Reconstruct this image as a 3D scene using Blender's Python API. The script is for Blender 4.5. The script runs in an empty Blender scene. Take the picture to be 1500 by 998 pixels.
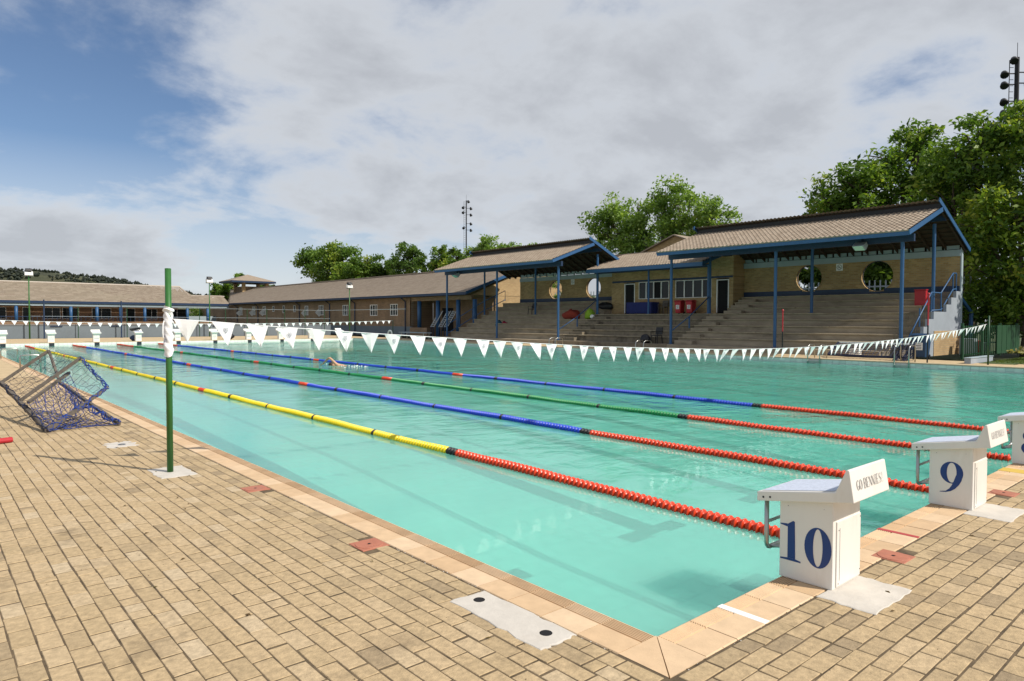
import bpy, bmesh, math, random
import numpy as np
from mathutils import Vector, Matrix
random.seed(7); np.random.seed(7)
S = bpy.context.scene
COL = S.collection
PI = math.pi
R = math.radians

# ------------------------------------------------------------------ camera
cam = bpy.data.cameras.new('camera'); camo = bpy.data.objects.new('camera', cam); COL.objects.link(camo)
_yaw, _pit, _rol = 0.7162907, -0.0296556, 0.0031954
_fw = Vector((math.sin(_yaw)*math.cos(_pit), math.cos(_yaw)*math.cos(_pit), math.sin(_pit)))
_r = Vector((math.cos(_yaw), -math.sin(_yaw), 0)); _u = _r.cross(_fw)
_r2 = _r*math.cos(_rol)+_u*math.sin(_rol); _u2 = -_r*math.sin(_rol)+_u*math.cos(_rol)
M = Matrix((( _r2.x,_u2.x,-_fw.x,-2.670084),(_r2.y,_u2.y,-_fw.y,-2.002158),(_r2.z,_u2.z,-_fw.z,1.516272),(0,0,0,1)))
camo.matrix_world = M
cam.sensor_width = 36; cam.lens = 1006.1/1500*36; cam.clip_start = .05; cam.clip_end = 6000
S.camera = camo

# ------------------------------------------------------------------ sky and sun
TO_SUN = Vector((.44, -.90, .98)).normalized()
w = bpy.data.worlds.new('World'); S.world = w; w.use_nodes = True
nt = w.node_tree; nt.nodes.clear()
def N(t, kind, **kw):
    n = t.nodes.new(kind)
    for k, v in kw.items():
        if k.startswith('i_'): n.inputs[k[2:]].default_value = v
        elif k.startswith('n_'): n.inputs[int(k[2:])].default_value = v
        else: setattr(n, k, v)
    return n
L = lambda t, a, b: t.links.new(a, b)
sky = N(nt, 'ShaderNodeTexSky', sky_type='NISHITA', sun_disc=False, sun_elevation=R(44.4), sun_rotation=math.atan2(.44, -.9), altitude=600, air_density=1.0, dust_density=.6, ozone_density=2.5)
geo = N(nt, 'ShaderNodeTexCoord')
sep = N(nt, 'ShaderNodeSeparateXYZ'); L(nt, geo.outputs['Generated'], sep.inputs[0])
def math_n(t, op, a, b=None, c=None, clamp=False):
    n = t.nodes.new('ShaderNodeMath'); n.operation = op; n.use_clamp = clamp
    for i, x in enumerate((a, b, c)):
        if x is None: continue
        if isinstance(x, (int, float)): n.inputs[i].default_value = x
        else: L(t, x, n.inputs[i])
    return n.outputs[0]
den = math_n(nt, 'ADD', math_n(nt, 'MAXIMUM', sep.outputs['Z'], 0.0), .30)
px = math_n(nt, 'DIVIDE', sep.outputs['X'], den); py = math_n(nt, 'DIVIDE', sep.outputs['Y'], den)
cmb = N(nt, 'ShaderNodeCombineXYZ'); L(nt, px, cmb.inputs[0]); L(nt, py, cmb.inputs[1]); cmb.inputs[2].default_value = 11.5
big = N(nt, 'ShaderNodeTexNoise', i_Scale=.9, i_Detail=2.0, i_Roughness=.5); L(nt, cmb.outputs[0], big.inputs['Vector'])
fine = N(nt, 'ShaderNodeTexNoise', i_Scale=2.3, i_Detail=9.0, i_Roughness=.58, i_Distortion=.25); L(nt, cmb.outputs[0], fine.inputs['Vector'])
wisp = N(nt, 'ShaderNodeTexNoise', i_Scale=6.5, i_Detail=7.0, i_Roughness=.6); L(nt, cmb.outputs[0], wisp.inputs['Vector'])
dens = math_n(nt, 'ADD', math_n(nt, 'MULTIPLY', big.outputs['Fac'], 1.05), math_n(nt, 'MULTIPLY', fine.outputs['Fac'], 1.05))
dens = math_n(nt, 'ADD', dens, math_n(nt, 'MULTIPLY', wisp.outputs['Fac'], .30))
mr = N(nt, 'ShaderNodeMapRange', interpolation_type='SMOOTHSTEP', n_1=.92, n_2=1.27); L(nt, dens, mr.inputs[0])
low = N(nt, 'ShaderNodeMapRange', n_1=.22, n_2=.02, n_3=0., n_4=.9); L(nt, sep.outputs['Z'], low.inputs[0])
cov = math_n(nt, 'MAXIMUM', mr.outputs[0], low.outputs[0])
cov = math_n(nt, 'MULTIPLY', cov, .94)
shade = N(nt, 'ShaderNodeMapRange', n_1=1.12, n_2=1.42, n_3=0., n_4=1.); L(nt, dens, shade.inputs[0])
ccol = N(nt, 'ShaderNodeMix', data_type='RGBA'); L(nt, shade.outputs[0], ccol.inputs[0])
ccol.inputs[6].default_value = (6.5, 6.8, 7.2, 1); ccol.inputs[7].default_value = (4.6, 4.8, 5.15, 1)
mixc = N(nt, 'ShaderNodeMix', data_type='RGBA'); L(nt, cov, mixc.inputs[0])
skyc = N(nt, 'ShaderNodeMix', data_type='RGBA', blend_type='MULTIPLY', n_0=1.0); L(nt, sky.outputs[0], skyc.inputs[6]); skyc.inputs[7].default_value = (.84, .87, .92, 1)
L(nt, skyc.outputs[2], mixc.inputs[6]); L(nt, ccol.outputs[2], mixc.inputs[7])
bg = N(nt, 'ShaderNodeBackground', i_Strength=.095); L(nt, mixc.outputs[2], bg.inputs[0])
L(nt, bg.outputs[0], N(nt, 'ShaderNodeOutputWorld').inputs[0])

sun = bpy.data.lights.new('sun', 'SUN'); sun.energy = 4.2; sun.angle = R(.53); sun.color = (1, .93, .82)
suno = bpy.data.objects.new('sun', sun); COL.objects.link(suno)
suno.rotation_euler = TO_SUN.to_track_quat('Z', 'Y').to_euler(); suno.location = (10, -20, 30)

S.view_settings.view_transform = 'Standard'; S.view_settings.look = 'None'
S.view_settings.exposure = .22; S.view_settings.gamma = 1
S.cycles.max_bounces = 8; S.cycles.transparent_max_bounces = 12
try: S.cycles.use_denoising = True
except Exception: pass

# ------------------------------------------------------------------ materials
MATS = {}
def mat(name, col=(.5,.5,.5), rough=.7, metal=0., var=.12, scale=8., bump=0., bscale=40., tone=None, spec=.4, stain=0., sscale=1.5, scol=(.05,.04,.03), stretch=None, sheen=0.):
    """Principled with noise grain, optional per-face 'tone' attribute, shaped stains and fine relief."""
    if name in MATS: return MATS[name]
    m = bpy.data.materials.new(name); m.use_nodes = True; t = m.node_tree; t.nodes.clear()
    out = N(t, 'ShaderNodeOutputMaterial'); p = N(t, 'ShaderNodeBsdfPrincipled'); L(t, p.outputs[0], out.inputs[0])
    p.inputs['Roughness'].default_value = rough; p.inputs['Metallic'].default_value = metal; p.inputs['Specular IOR Level'].default_value = spec
    g = N(t, 'ShaderNodeNewGeometry'); vec = g.outputs['Position']
    if stretch:
        mp = N(t, 'ShaderNodeMapping'); mp.inputs['Scale'].default_value = stretch; L(t, vec, mp.inputs[0]); vec = mp.outputs[0]
    n1 = N(t, 'ShaderNodeTexNoise', i_Scale=scale, i_Detail=6., i_Roughness=.6); L(t, vec, n1.inputs['Vector'])
    r1 = N(t, 'ShaderNodeMapRange', n_1=.25, n_2=.75, n_3=1-var, n_4=1+var); L(t, n1.outputs['Fac'], r1.inputs[0])
    base = N(t, 'ShaderNodeMix', data_type='RGBA', blend_type='MULTIPLY', n_0=1.)
    if tone:
        at = N(t, 'ShaderNodeAttribute', attribute_name='tone')
        cr = N(t, 'ShaderNodeValToRGB'); L(t, at.outputs['Fac'], cr.inputs[0])
        els = cr.color_ramp.elements
        while len(els) < len(tone): els.new(.5)
        for i, c in enumerate(tone):
            els[i].position = i/(len(tone)-1); els[i].color = (*c, 1)
        L(t, cr.outputs[0], base.inputs[6])
    else: base.inputs[6].default_value = (*col, 1)
    L(t, r1.outputs[0], base.inputs[7])
    cur = base.outputs[2]
    if stain > 0:
        n2 = N(t, 'ShaderNodeTexNoise', i_Scale=sscale, i_Detail=8., i_Roughness=.65); L(t, vec, n2.inputs['Vector'])
        r2 = N(t, 'ShaderNodeMapRange', n_1=.55, n_2=.75, n_3=0., n_4=stain); L(t, n2.outputs['Fac'], r2.inputs[0])
        mx = N(t, 'ShaderNodeMix', data_type='RGBA'); L(t, r2.outputs[0], mx.inputs[0]); L(t, cur, mx.inputs[6]); mx.inputs[7].default_value = (*scol, 1)
        cur = mx.outputs[2]
    L(t, cur, p.inputs['Base Color'])
    if bump > 0:
        n3 = N(t, 'ShaderNodeTexNoise', i_Scale=bscale, i_Detail=5., i_Roughness=.6); L(t, g.outputs['Position'], n3.inputs['Vector'])
        b = N(t, 'ShaderNodeBump', i_Strength=1., i_Distance=bump); L(t, n3.outputs['Fac'], b.inputs['Height']); L(t, b.outputs[0], p.inputs['Normal'])
    MATS[name] = m
    return m

def brick_mat(name, c1, c2, mortar, axis='Y', bw=.23, bh=.085, rough=.85):
    if name in MATS: return MATS[name]
    m = bpy.data.materials.new(name); m.use_nodes = True; t = m.node_tree; t.nodes.clear()
    out = N(t, 'ShaderNodeOutputMaterial'); p = N(t, 'ShaderNodeBsdfPrincipled', i_Roughness=rough); L(t, p.outputs[0], out.inputs[0])
    g = N(t, 'ShaderNodeNewGeometry'); sx = N(t, 'ShaderNodeSeparateXYZ'); L(t, g.outputs['Position'], sx.inputs[0])
    c = N(t, 'ShaderNodeCombineXYZ'); L(t, sx.outputs[0 if axis == 'flat' else 'XYZ'.index(axis)], c.inputs[0]); L(t, sx.outputs[1 if axis == 'flat' else 2], c.inputs[1])
    b = N(t, 'ShaderNodeTexBrick', i_Scale=1., i_Bias=.0); b.inputs['Mortar Size'].default_value = .008; b.inputs['Brick Width'].default_value = bw; b.inputs['Row Height'].default_value = bh
    b.inputs['Color1'].default_value = (*c1, 1); b.inputs['Color2'].default_value = (*c2, 1); b.inputs['Mortar'].default_value = (*mortar, 1)
    L(t, c.outputs[0], b.inputs['Vector'])
    n = N(t, 'ShaderNodeTexNoise', i_Scale=.7, i_Detail=6.); L(t, g.outputs['Position'], n.inputs['Vector'])
    r = N(t, 'ShaderNodeMapRange', n_1=.3, n_2=.7, n_3=.78, n_4=1.15); L(t, n.outputs['Fac'], r.inputs[0])
    mx = N(t, 'ShaderNodeMix', data_type='RGBA', blend_type='MULTIPLY', n_0=1.); L(t, b.outputs[0], mx.inputs[6]); L(t, r.outputs[0], mx.inputs[7])
    L(t, mx.outputs[2], p.inputs['Base Color'])
    bp = N(t, 'ShaderNodeBump', i_Strength=.6, i_Distance=.01, invert=True); L(t, b.outputs['Fac'], bp.inputs['Height']); L(t, bp.outputs[0], p.inputs['Normal'])
    MATS[name] = m
    return m

def leaf_mat(name, tones):
    if name in MATS: return MATS[name]
    m = bpy.data.materials.new(name); m.use_nodes = True; t = m.node_tree; t.nodes.clear()
    out = N(t, 'ShaderNodeOutputMaterial')
    at = N(t, 'ShaderNodeAttribute', attribute_name='tone'); cr = N(t, 'ShaderNodeValToRGB'); L(t, at.outputs['Fac'], cr.inputs[0])
    els = cr.color_ramp.elements
    while len(els) < len(tones): els.new(.5)
    for i, c in enumerate(tones): els[i].position = i/(len(tones)-1); els[i].color = (*c, 1)
    p = N(t, 'ShaderNodeBsdfPrincipled', i_Roughness=.5); p.inputs['Specular IOR Level'].default_value = .35
    L(t, cr.outputs[0], p.inputs['Base Color'])
    tr = N(t, 'ShaderNodeBsdfTranslucent'); hs = N(t, 'ShaderNodeMix', data_type='RGBA', blend_type='MULTIPLY', n_0=1.); L(t, cr.outputs[0], hs.inputs[6]); hs.inputs[7].default_value = (1.2, 1.25, .5, 1)
    L(t, hs.outputs[2], tr.inputs[0])
    mx = N(t, 'ShaderNodeMixShader', n_0=.42); L(t, p.outputs[0], mx.inputs[1]); L(t, tr.outputs[0], mx.inputs[2]); L(t, mx.outputs[0], out.inputs[0])
    MATS[name] = m
    return m

BLUE = (.030, .098, .225)
m_blue = mat('blue_paint', BLUE, .45, var=.08, scale=3, bump=.0006, bscale=60)
m_dkblue = mat('dark_blue_paint', (.016, .036, .085), .5, var=.1)
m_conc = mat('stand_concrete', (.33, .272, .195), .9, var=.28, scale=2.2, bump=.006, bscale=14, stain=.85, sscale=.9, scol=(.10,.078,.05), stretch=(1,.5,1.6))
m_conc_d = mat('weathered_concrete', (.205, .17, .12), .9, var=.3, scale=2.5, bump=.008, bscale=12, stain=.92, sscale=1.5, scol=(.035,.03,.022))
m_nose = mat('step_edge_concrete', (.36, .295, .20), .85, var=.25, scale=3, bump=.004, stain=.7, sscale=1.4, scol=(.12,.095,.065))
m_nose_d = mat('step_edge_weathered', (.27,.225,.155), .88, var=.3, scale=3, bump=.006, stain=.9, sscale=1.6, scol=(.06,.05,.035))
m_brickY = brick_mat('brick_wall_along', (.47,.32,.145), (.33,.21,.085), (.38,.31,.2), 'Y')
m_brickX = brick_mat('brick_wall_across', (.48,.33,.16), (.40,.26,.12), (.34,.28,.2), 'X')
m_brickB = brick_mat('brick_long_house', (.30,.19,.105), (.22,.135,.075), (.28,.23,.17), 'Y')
m_brickF = brick_mat('brick_far_house', (.30,.17,.09), (.22,.125,.07), (.26,.21,.16), 'X')
m_tile = mat('roof_tile', rough=.85, var=.12, scale=3., tone=[(.25,.195,.145),(.285,.228,.172),(.315,.255,.195)], bump=.003, bscale=30, stain=.22, sscale=.9, scol=(.1,.085,.07))
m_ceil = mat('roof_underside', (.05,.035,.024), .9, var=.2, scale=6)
m_pale = mat('pale_grey_blue_paint', (.33,.40,.44), .6, var=.08, scale=2)
m_grey = mat('grey_blue_plaster', (.30,.335,.38), .8, var=.1, scale=1.2, bump=.003, bscale=30, stain=.3, sscale=.8, scol=(.16,.17,.19))
m_greywall = mat('grey_wall_paint', (.145,.175,.20), .8, var=.1, scale=.8, stain=.3, sscale=.6, scol=(.1,.11,.12))
m_white = mat('white_paint', (.80,.79,.76), .35, var=.03, scale=5)
m_block = mat('block_fibreglass', (.75,.725,.68), .3, var=.035, scale=6, bump=.0005, bscale=120, stain=.32, sscale=4.5, scol=(.50,.44,.34), stretch=(1,1,.35))
m_print = mat('navy_print', (.012,.045,.19), .4, var=.05)
m_ink = mat('grey_ink', (.12,.12,.135), .5, var=.05)
m_pad = mat('non_slip_pad', (.52,.57,.68), .8, var=.2, scale=60, bump=.0012, bscale=220)
m_steel = mat('stainless_steel', (.42,.42,.40), .32, metal=1., var=.1, scale=12)
m_green = mat('green_pole_paint', (.028,.125,.026), .4, var=.12, scale=9, bump=.0006, bscale=60)
m_dgreen = mat('dark_green_paint', (.012,.06,.022), .5, var=.15)
m_red = mat('red_plastic', (.42,.02,.03), .45, var=.08)
m_black = mat('black_plastic', (.012,.012,.014), .5, var=.1)
m_bbin = mat('blue_bin_plastic', (.02,.055,.125), .45, var=.08)
m_glass = mat('window_glass', (.014,.018,.02), .12, var=.3, scale=.7, spec=.25)
m_dark = mat('dark_interior', (.010,.010,.011), .9, var=.1)
m_wood = mat('weathered_wood', (.115,.097,.08), .8, var=.3, scale=14, bump=.002, bscale=60)
m_net = mat('blue_netting', (.015,.045,.23), .7, var=.25, scale=30)
m_netd = mat('dark_blue_netting', (.014,.02,.05), .8, var=.2)
m_flag = mat('white_flag_cloth', (.80,.80,.82), .8, var=.04, scale=10)
m_bark = mat('tree_bark', (.10,.08,.06), .95, var=.3, scale=6, bump=.02, bscale=8)
m_skin = mat('skin', (.50,.27,.17), .5, var=.06)
m_terra = mat('terracotta_plastic', (.42,.155,.095), .6, var=.12, scale=14, bump=.0008, bscale=80, stain=.3, sscale=6, scol=(.3,.2,.15))
m_mortar = mat('patch_concrete', (.55,.51,.455), .9, var=.12, scale=7, bump=.002, bscale=45, stain=.25, sscale=5, scol=(.4,.34,.27))
m_cope = mat('coping_tile', rough=.75, var=.12, scale=9, tone=[(.56,.385,.225),(.62,.44,.27),(.66,.49,.32)], bump=.0012, bscale=90, stain=.2, sscale=4, scol=(.42,.30,.18))
m_coped = mat('coping_far', (.55,.42,.28), .8, var=.15, scale=3)
m_paver = mat('paving_brick', rough=.92, var=.28, scale=26, tone=[(.09,.068,.05),(.21,.16,.10),(.32,.24,.145),(.42,.312,.178),(.46,.342,.2),(.49,.385,.25)], bump=.0042, bscale=62, stain=.75, sscale=2.3, scol=(.17,.125,.075))
m_joint = mat('paving_joint', (.115,.083,.049), .95, var=.75, scale=7, bump=.004, bscale=60)
m_deck = mat('pool_deck_paving', (.50,.38,.225), .9, var=.2, scale=4, bump=.003, bscale=12)
m_grass = mat('lawn_grass', (.075,.11,.03), .9, var=.4, scale=5, bump=.02, bscale=20)
m_ground = mat('ground_grass', (.07,.085,.035), .95, var=.35, scale=.3)
m_wtile = mat('pool_wall_tile', rough=.3, var=.08, scale=5, tone=[(.44,.52,.49),(.52,.60,.56),(.58,.65,.61)], spec=.5)
m_ftile = mat('pool_end_tile', rough=.35, var=.06, tone=[(.70,.70,.66),(.76,.76,.72),(.80,.80,.77)])
m_floor = brick_mat('pool_floor', (.70,.80,.78), (.64,.76,.74), (.36,.50,.50), 'flat', .25, .25, .5)
m_line = mat('pool_lane_line', (.012,.02,.03), .6, var=.1)
m_orange = mat('float_red', (.66,.045,.008), .32, var=.14, scale=30, spec=.5)
m_yellow = mat('float_yellow', (.78,.58,.01), .35, var=.1, scale=25)
m_fblue = mat('float_blue', (.012,.055,.52), .35, var=.1, scale=25)
m_fgreen = mat('float_green', (.012,.24,.07), .35, var=.15, scale=25)

def water_mat():
    m = bpy.data.materials.new('pool_water'); m.use_nodes = True; t = m.node_tree; t.nodes.clear()
    out = N(t, 'ShaderNodeOutputMaterial')
    g = N(t, 'ShaderNodeNewGeometry'); mp = N(t, 'ShaderNodeMapping'); L(t, g.outputs['Position'], mp.inputs[0]); mp.inputs['Rotation'].default_value = (0, 0, .5); mp.inputs['Scale'].default_value = (1.0, 1.35, 1)
    a = N(t, 'ShaderNodeTexNoise', i_Scale=2.4, i_Detail=4., i_Roughness=.52, i_Distortion=.6); L(t, mp.outputs[0], a.inputs['Vector'])
    b = N(t, 'ShaderNodeTexNoise', i_Scale=.7, i_Detail=2., i_Roughness=.5); L(t, mp.outputs[0], b.inputs['Vector'])
    c = N(t, 'ShaderNodeTexNoise', i_Scale=.13, i_Detail=2.); L(t, g.outputs['Position'], c.inputs['Vector'])
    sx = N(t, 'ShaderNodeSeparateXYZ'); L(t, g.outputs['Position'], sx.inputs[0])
    amp = N(t, 'ShaderNodeMapRange', n_1=1.0, n_2=9., n_3=.14, n_4=1.25); L(t, sx.outputs[0], amp.inputs[0])
    cm = N(t, 'ShaderNodeMapRange', n_1=.35, n_2=.65, n_3=.55, n_4=1.25); L(t, c.outputs['Fac'], cm.inputs[0])
    h = math_n(t, 'ADD', math_n(t, 'MULTIPLY', a.outputs['Fac'], .55), math_n(t, 'MULTIPLY', b.outputs['Fac'], 1.0))
    h = math_n(t, 'MULTIPLY', h, math_n(t, 'MULTIPLY', amp.outputs[0], cm.outputs[0]))
    bp = N(t, 'ShaderNodeBump', i_Strength=1., i_Distance=.042); L(t, h, bp.inputs['Height'])
    fr = N(t, 'ShaderNodeFresnel', i_IOR=1.33); L(t, bp.outputs[0], fr.inputs['Normal'])
    tr = N(t, 'ShaderNodeBsdfTransparent'); tr.inputs[0].default_value = (.52, .93, .85, 1)
    df = N(t, 'ShaderNodeSubsurfaceScattering', falloff='BURLEY'); wcol = N(t, 'ShaderNodeMix', data_type='RGBA'); sky_refl = N(t, 'ShaderNodeMapRange', n_1=1., n_2=9.); L(t, sx.outputs[0], sky_refl.inputs[0]); L(t, sky_refl.outputs[0], wcol.inputs[0]); wcol.inputs[6].default_value = (.27, .74, .62, 1); wcol.inputs[7].default_value = (.15, .66, .51, 1); L(t, wcol.outputs[2], df.inputs['Color']); df.inputs['Scale'].default_value = .9; df.inputs['Radius'].default_value = (.6, 1., .9)  # paler left, darker right: sky and stand reflections put into the body colour
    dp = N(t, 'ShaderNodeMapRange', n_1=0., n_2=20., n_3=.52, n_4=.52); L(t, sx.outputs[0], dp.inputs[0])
    mb = N(t, 'ShaderNodeMixShader'); L(t, dp.outputs[0], mb.inputs[0]); L(t, tr.outputs[0], mb.inputs[1]); L(t, df.outputs[0], mb.inputs[2])
    gl = N(t, 'ShaderNodeBsdfGlossy', i_Roughness=.02); L(t, bp.outputs[0], gl.inputs['Normal'])
    mx = N(t, 'ShaderNodeMixShader'); L(t, fr.outputs[0], mx.inputs[0]); L(t, mb.outputs[0], mx.inputs[1]); L(t, gl.outputs[0], mx.inputs[2])
    L(t, mx.outputs[0], out.inputs[0])
    return m
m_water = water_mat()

# ------------------------------------------------------------------ mesh helpers
ORG = {}
class MB:
    def __init__(s): s.v = []; s.f = []; s.m = []; s.t = []
    def face(s, pts, mi=0, tone=.5):
        n = len(s.v); s.v += [tuple(p) for p in pts]; s.f.append(tuple(range(n, n+len(pts)))); s.m.append(mi); s.t.append(tone); return s
    def mesh(s, vs, fs, mi=0, tone=.5):
        n = len(s.v); s.v += [tuple(p) for p in vs]
        for f in fs: s.f.append(tuple(i+n for i in f)); s.m.append(mi); s.t.append(tone)
        return s
    def box(s, x0, x1, y0, y1, z0, z1, mi=0, tone=.5):
        v = [(x, y, z) for z in (z0, z1) for y in (y0, y1) for x in (x0, x1)]
        return s.mesh(v, [(0,2,3,1),(4,5,7,6),(0,1,5,4),(2,6,7,3),(0,4,6,2),(1,3,7,5)], mi, tone)
    def slab(s, x0, x1, y0, y1, z0, z1, b=.004, mi=0, tone=.5, jit=0.):
        j = lambda: random.uniform(-jit, jit)
        o = [(x0+j(), y0+j()), (x1+j(), y0+j()), (x1+j(), y1+j()), (x0+j(), y1+j())]
        cx = sum(p[0] for p in o)/4; cy = sum(p[1] for p in o)/4
        def ins(p, d): return (p[0]+(d if p[0] < cx else -d), p[1]+(d if p[1] < cy else -d))
        v = [(*p, z0) for p in o]+[(*p, z1-b*.8) for p in o]+[(*ins(p, b), z1+j()*.35) for p in o]
        f = [(i, (i+1) % 4, 4+(i+1) % 4, 4+i) for i in range(4)]+[(4+i, 4+(i+1) % 4, 8+(i+1) % 4, 8+i) for i in range(4)]+[(8, 9, 10, 11)]
        return s.mesh(v, f, mi, tone)
    def bar(s, p, q, w, h=None, up=(0,0,1), mi=0, tone=.5):
        p = Vector(p); q = Vector(q); d = (q-p).normalized(); u = Vector(up)
        if abs(d.dot(u)) > .98: u = Vector((1,0,0))
        a = d.cross(u).normalized(); b = a.cross(d).normalized(); h = h or w
        v = [c+a*sx*w/2+b*sy*h/2 for c in (p, q) for sx, sy in ((-1,-1),(1,-1),(1,1),(-1,1))]
        return s.mesh(v, [(3,2,1,0),(4,5,6,7),(0,1,5,4),(1,2,6,5),(2,3,7,6),(3,0,4,7)], mi, tone)
    def path(s, pts, r, n=8, mi=0, tone=.5, cap=True):
        pts = [Vector(p) for p in pts]; rs = r if isinstance(r, (list, tuple)) else [r]*len(pts)
        base = len(s.v); prev = None
        for i, p in enumerate(pts):
            d = (pts[min(i+1, len(pts)-1)]-pts[max(i-1, 0)]).normalized()
            if prev is None:
                u = Vector((0,0,1)) if abs(d.z) < .9 else Vector((1,0,0)); a = d.cross(u).normalized()
            else: a = (prev-d*prev.dot(d)).normalized()
            prev = a; b = d.cross(a)
            for k in range(n):
                t = 2*PI*k/n; s.v.append(tuple(p+(a*math.cos(t)+b*math.sin(t))*rs[i]))
        for i in range(len(pts)-1):
            for k in range(n):
                k2 = (k+1) % n; s.f.append((base+i*n+k, base+i*n+k2, base+(i+1)*n+k2, base+(i+1)*n+k)); s.m.append(mi); s.t.append(tone)
        if cap:
            s.f.append(tuple(base+k for k in range(n))[::-1]); s.m.append(mi); s.t.append(tone)
            e = base+(len(pts)-1)*n; s.f.append(tuple(e+k for k in range(n))); s.m.append(mi); s.t.append(tone)
        return s
    def tube(s, p, q, r, n=8, mi=0, r2=None): return s.path([p, q], [r, r if r2 is None else r2], n, mi)
    def prism(s, poly, a, b, ax='x', mi=0, tone=.5):
        """poly of 2-D points in the other two axes (in xyz order) extruded from a to b along ax"""
        def P(t, c): return {'x': (c, t[0], t[1]), 'y': (t[0], c, t[1]), 'z': (t[0], t[1], c)}[ax]
        n = len(poly); v = [P(t, a) for t in poly]+[P(t, b) for t in poly]
        f = [(i, (i+1) % n, n+(i+1) % n, n+i) for i in range(n)]+[tuple(range(n))[::-1], tuple(range(n, 2*n))]
        return s.mesh(v, f, mi, tone)
    def lathe(s, c, prof, n=12, ax='z', mi=0, tone=.5):
        base = len(s.v)
        for h, r in prof:
            for k in range(n):
                t = 2*PI*k/n; u, w_ = r*math.cos(t), r*math.sin(t)
                s.v.append({'z': (c[0]+u, c[1]+w_, c[2]+h), 'y': (c[0]+u, c[1]+h, c[2]+w_), 'x': (c[0]+h, c[1]+u, c[2]+w_)}[ax])
        for i in range(len(prof)-1):
            for k in range(n):
                k2 = (k+1) % n; s.f.append((base+i*n+k, base+i*n+k2, base+(i+1)*n+k2, base+(i+1)*n+k)); s.m.append(mi); s.t.append(tone)
        return s
    def stroke(s, pts, ws, mapf, closed=False, mi=0):
        n = len(pts); rails = []
        for i in range(n):
            a = pts[(i-1) % n] if closed or i > 0 else pts[i]; b = pts[(i+1) % n] if closed or i < n-1 else pts[i]
            dx, dy = b[0]-a[0], b[1]-a[1]; l = math.hypot(dx, dy) or 1; nx, ny = -dy/l, dx/l; wd = (ws[i] if isinstance(ws, (list, tuple)) else ws)/2
            rails.append((mapf(pts[i][0]+nx*wd, pts[i][1]+ny*wd), mapf(pts[i][0]-nx*wd, pts[i][1]-ny*wd)))
        for i in range(n if closed else n-1):
            a, b = rails[i], rails[(i+1) % n]; s.face([a[0], a[1], b[1], b[0]], mi)
        return s
    def build(s, name, mats, parent=None, loc=None, smooth=False, bevel=0, kind=None, label=None, cat=None, group=None, fix=True):
        o_ = Vector(ORG[parent.name]) if parent else Vector(loc or (0,0,0))
        me = bpy.data.meshes.new(name); me.from_pydata([(x-o_.x, y-o_.y, z-o_.z) for x, y, z in s.v], [], s.f)
        for m in (mats if isinstance(mats, (list, tuple)) else [mats]): me.materials.append(m)
        if len(me.polygons) == len(s.f):
            if any(s.m): me.polygons.foreach_set('material_index', s.m)
            at = me.attributes.new('tone', 'FLOAT', 'FACE'); at.data.foreach_set('value', s.t)
            if smooth: me.polygons.foreach_set('use_smooth', [True]*len(s.f))
        if fix and len(s.f) < 60000:
            bm = bmesh.new(); bm.from_mesh(me); bmesh.ops.recalc_face_normals(bm, faces=bm.faces); bm.to_mesh(me); bm.free()
        me.update()
        return link(name, me, parent, o_, bevel, kind, label, cat, group)
def link(name, me, parent=None, loc=(0,0,0), bevel=0, kind=None, label=None, cat=None, group=None):
    o = bpy.data.objects.new(name, me); COL.objects.link(o)
    if parent: o.parent = parent; ORG[o.name] = ORG[parent.name]
    else: o.location = loc; ORG[o.name] = tuple(loc)
    if bevel:
        b = o.modifiers.new('bevel', 'BEVEL'); b.width = bevel; b.segments = 2; b.limit_method = 'ANGLE'; b.angle_limit = R(40)
    tag(o, label, cat, group, kind)
    return o
def tag(o, label=None, cat=None, group=None, kind=None):
    for k, v in (('label', label), ('category', cat), ('group', group), ('kind', kind)):
        if v: o[k] = v
    return o
def thing(name, label, cat, loc=(0,0,0), group=None):
    o = bpy.data.objects.new(name, None); o.empty_display_size = .2; COL.objects.link(o); o.location = loc; ORG[o.name] = tuple(loc)
    return tag(o, label, cat, group)
def copy_tree(o, parent=None, off=(0,0,0)):
    c = o.copy(); COL.objects.link(c)
    if parent: c.parent = parent; ORG[c.name] = ORG[parent.name]
    else: c.location = Vector(o.location)+Vector(off); ORG[c.name] = tuple(c.location)
    for ch in list(o.children): copy_tree(ch, c)
    return c
def arc(cx, cy, rx, ry, a0, a1, n): return [(cx+rx*math.cos(R(a0+(a1-a0)*i/(n-1))), cy+ry*math.sin(R(a0+(a1-a0)*i/(n-1)))) for i in range(n)]

# ------------------------------------------------------------------ ground, pool, water
WZ = -.20
b = MB()   # ground sheet with the pool left open
for x0, x1, y0, y1 in ((-3000,-.3,-3000,3000),(25.3,3000,-3000,3000),(-.3,25.3,-3000,-.3),(-.3,25.3,50.3,3000)):
    b.face([(x0,y0,-.30),(x1,y0,-.30),(x1,y1,-.30),(x0,y1,-.30)])
b.build('ground', m_ground, kind='structure')
FZ = -.80
b = MB()
FP_ = [(0,-.98),(3,-.92),(8,-.66),(14,-.50),(50,-.45)]
def fz(y):
    for a, c in zip(FP_, FP_[1:]):
        if y <= c[0]: return a[1]+(c[1]-a[1])*(y-a[0])/(c[0]-a[0])
for a, c in zip(FP_, FP_[1:]): b.face([(0,a[0],a[1]),(25,a[0],a[1]),(25,c[0],c[1]),(0,c[0],c[1])])
FZ = -1.0
for a, c in (((0,0),(25,0)),((25,0),(25,50)),((25,50),(0,50)),((0,50),(0,0))):
    b.face([(*a,FZ),(*c,FZ),(*c,-.035),(*a,-.035)])
basin = b.build('pool_basin', m_floor, kind='structure')
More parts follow.
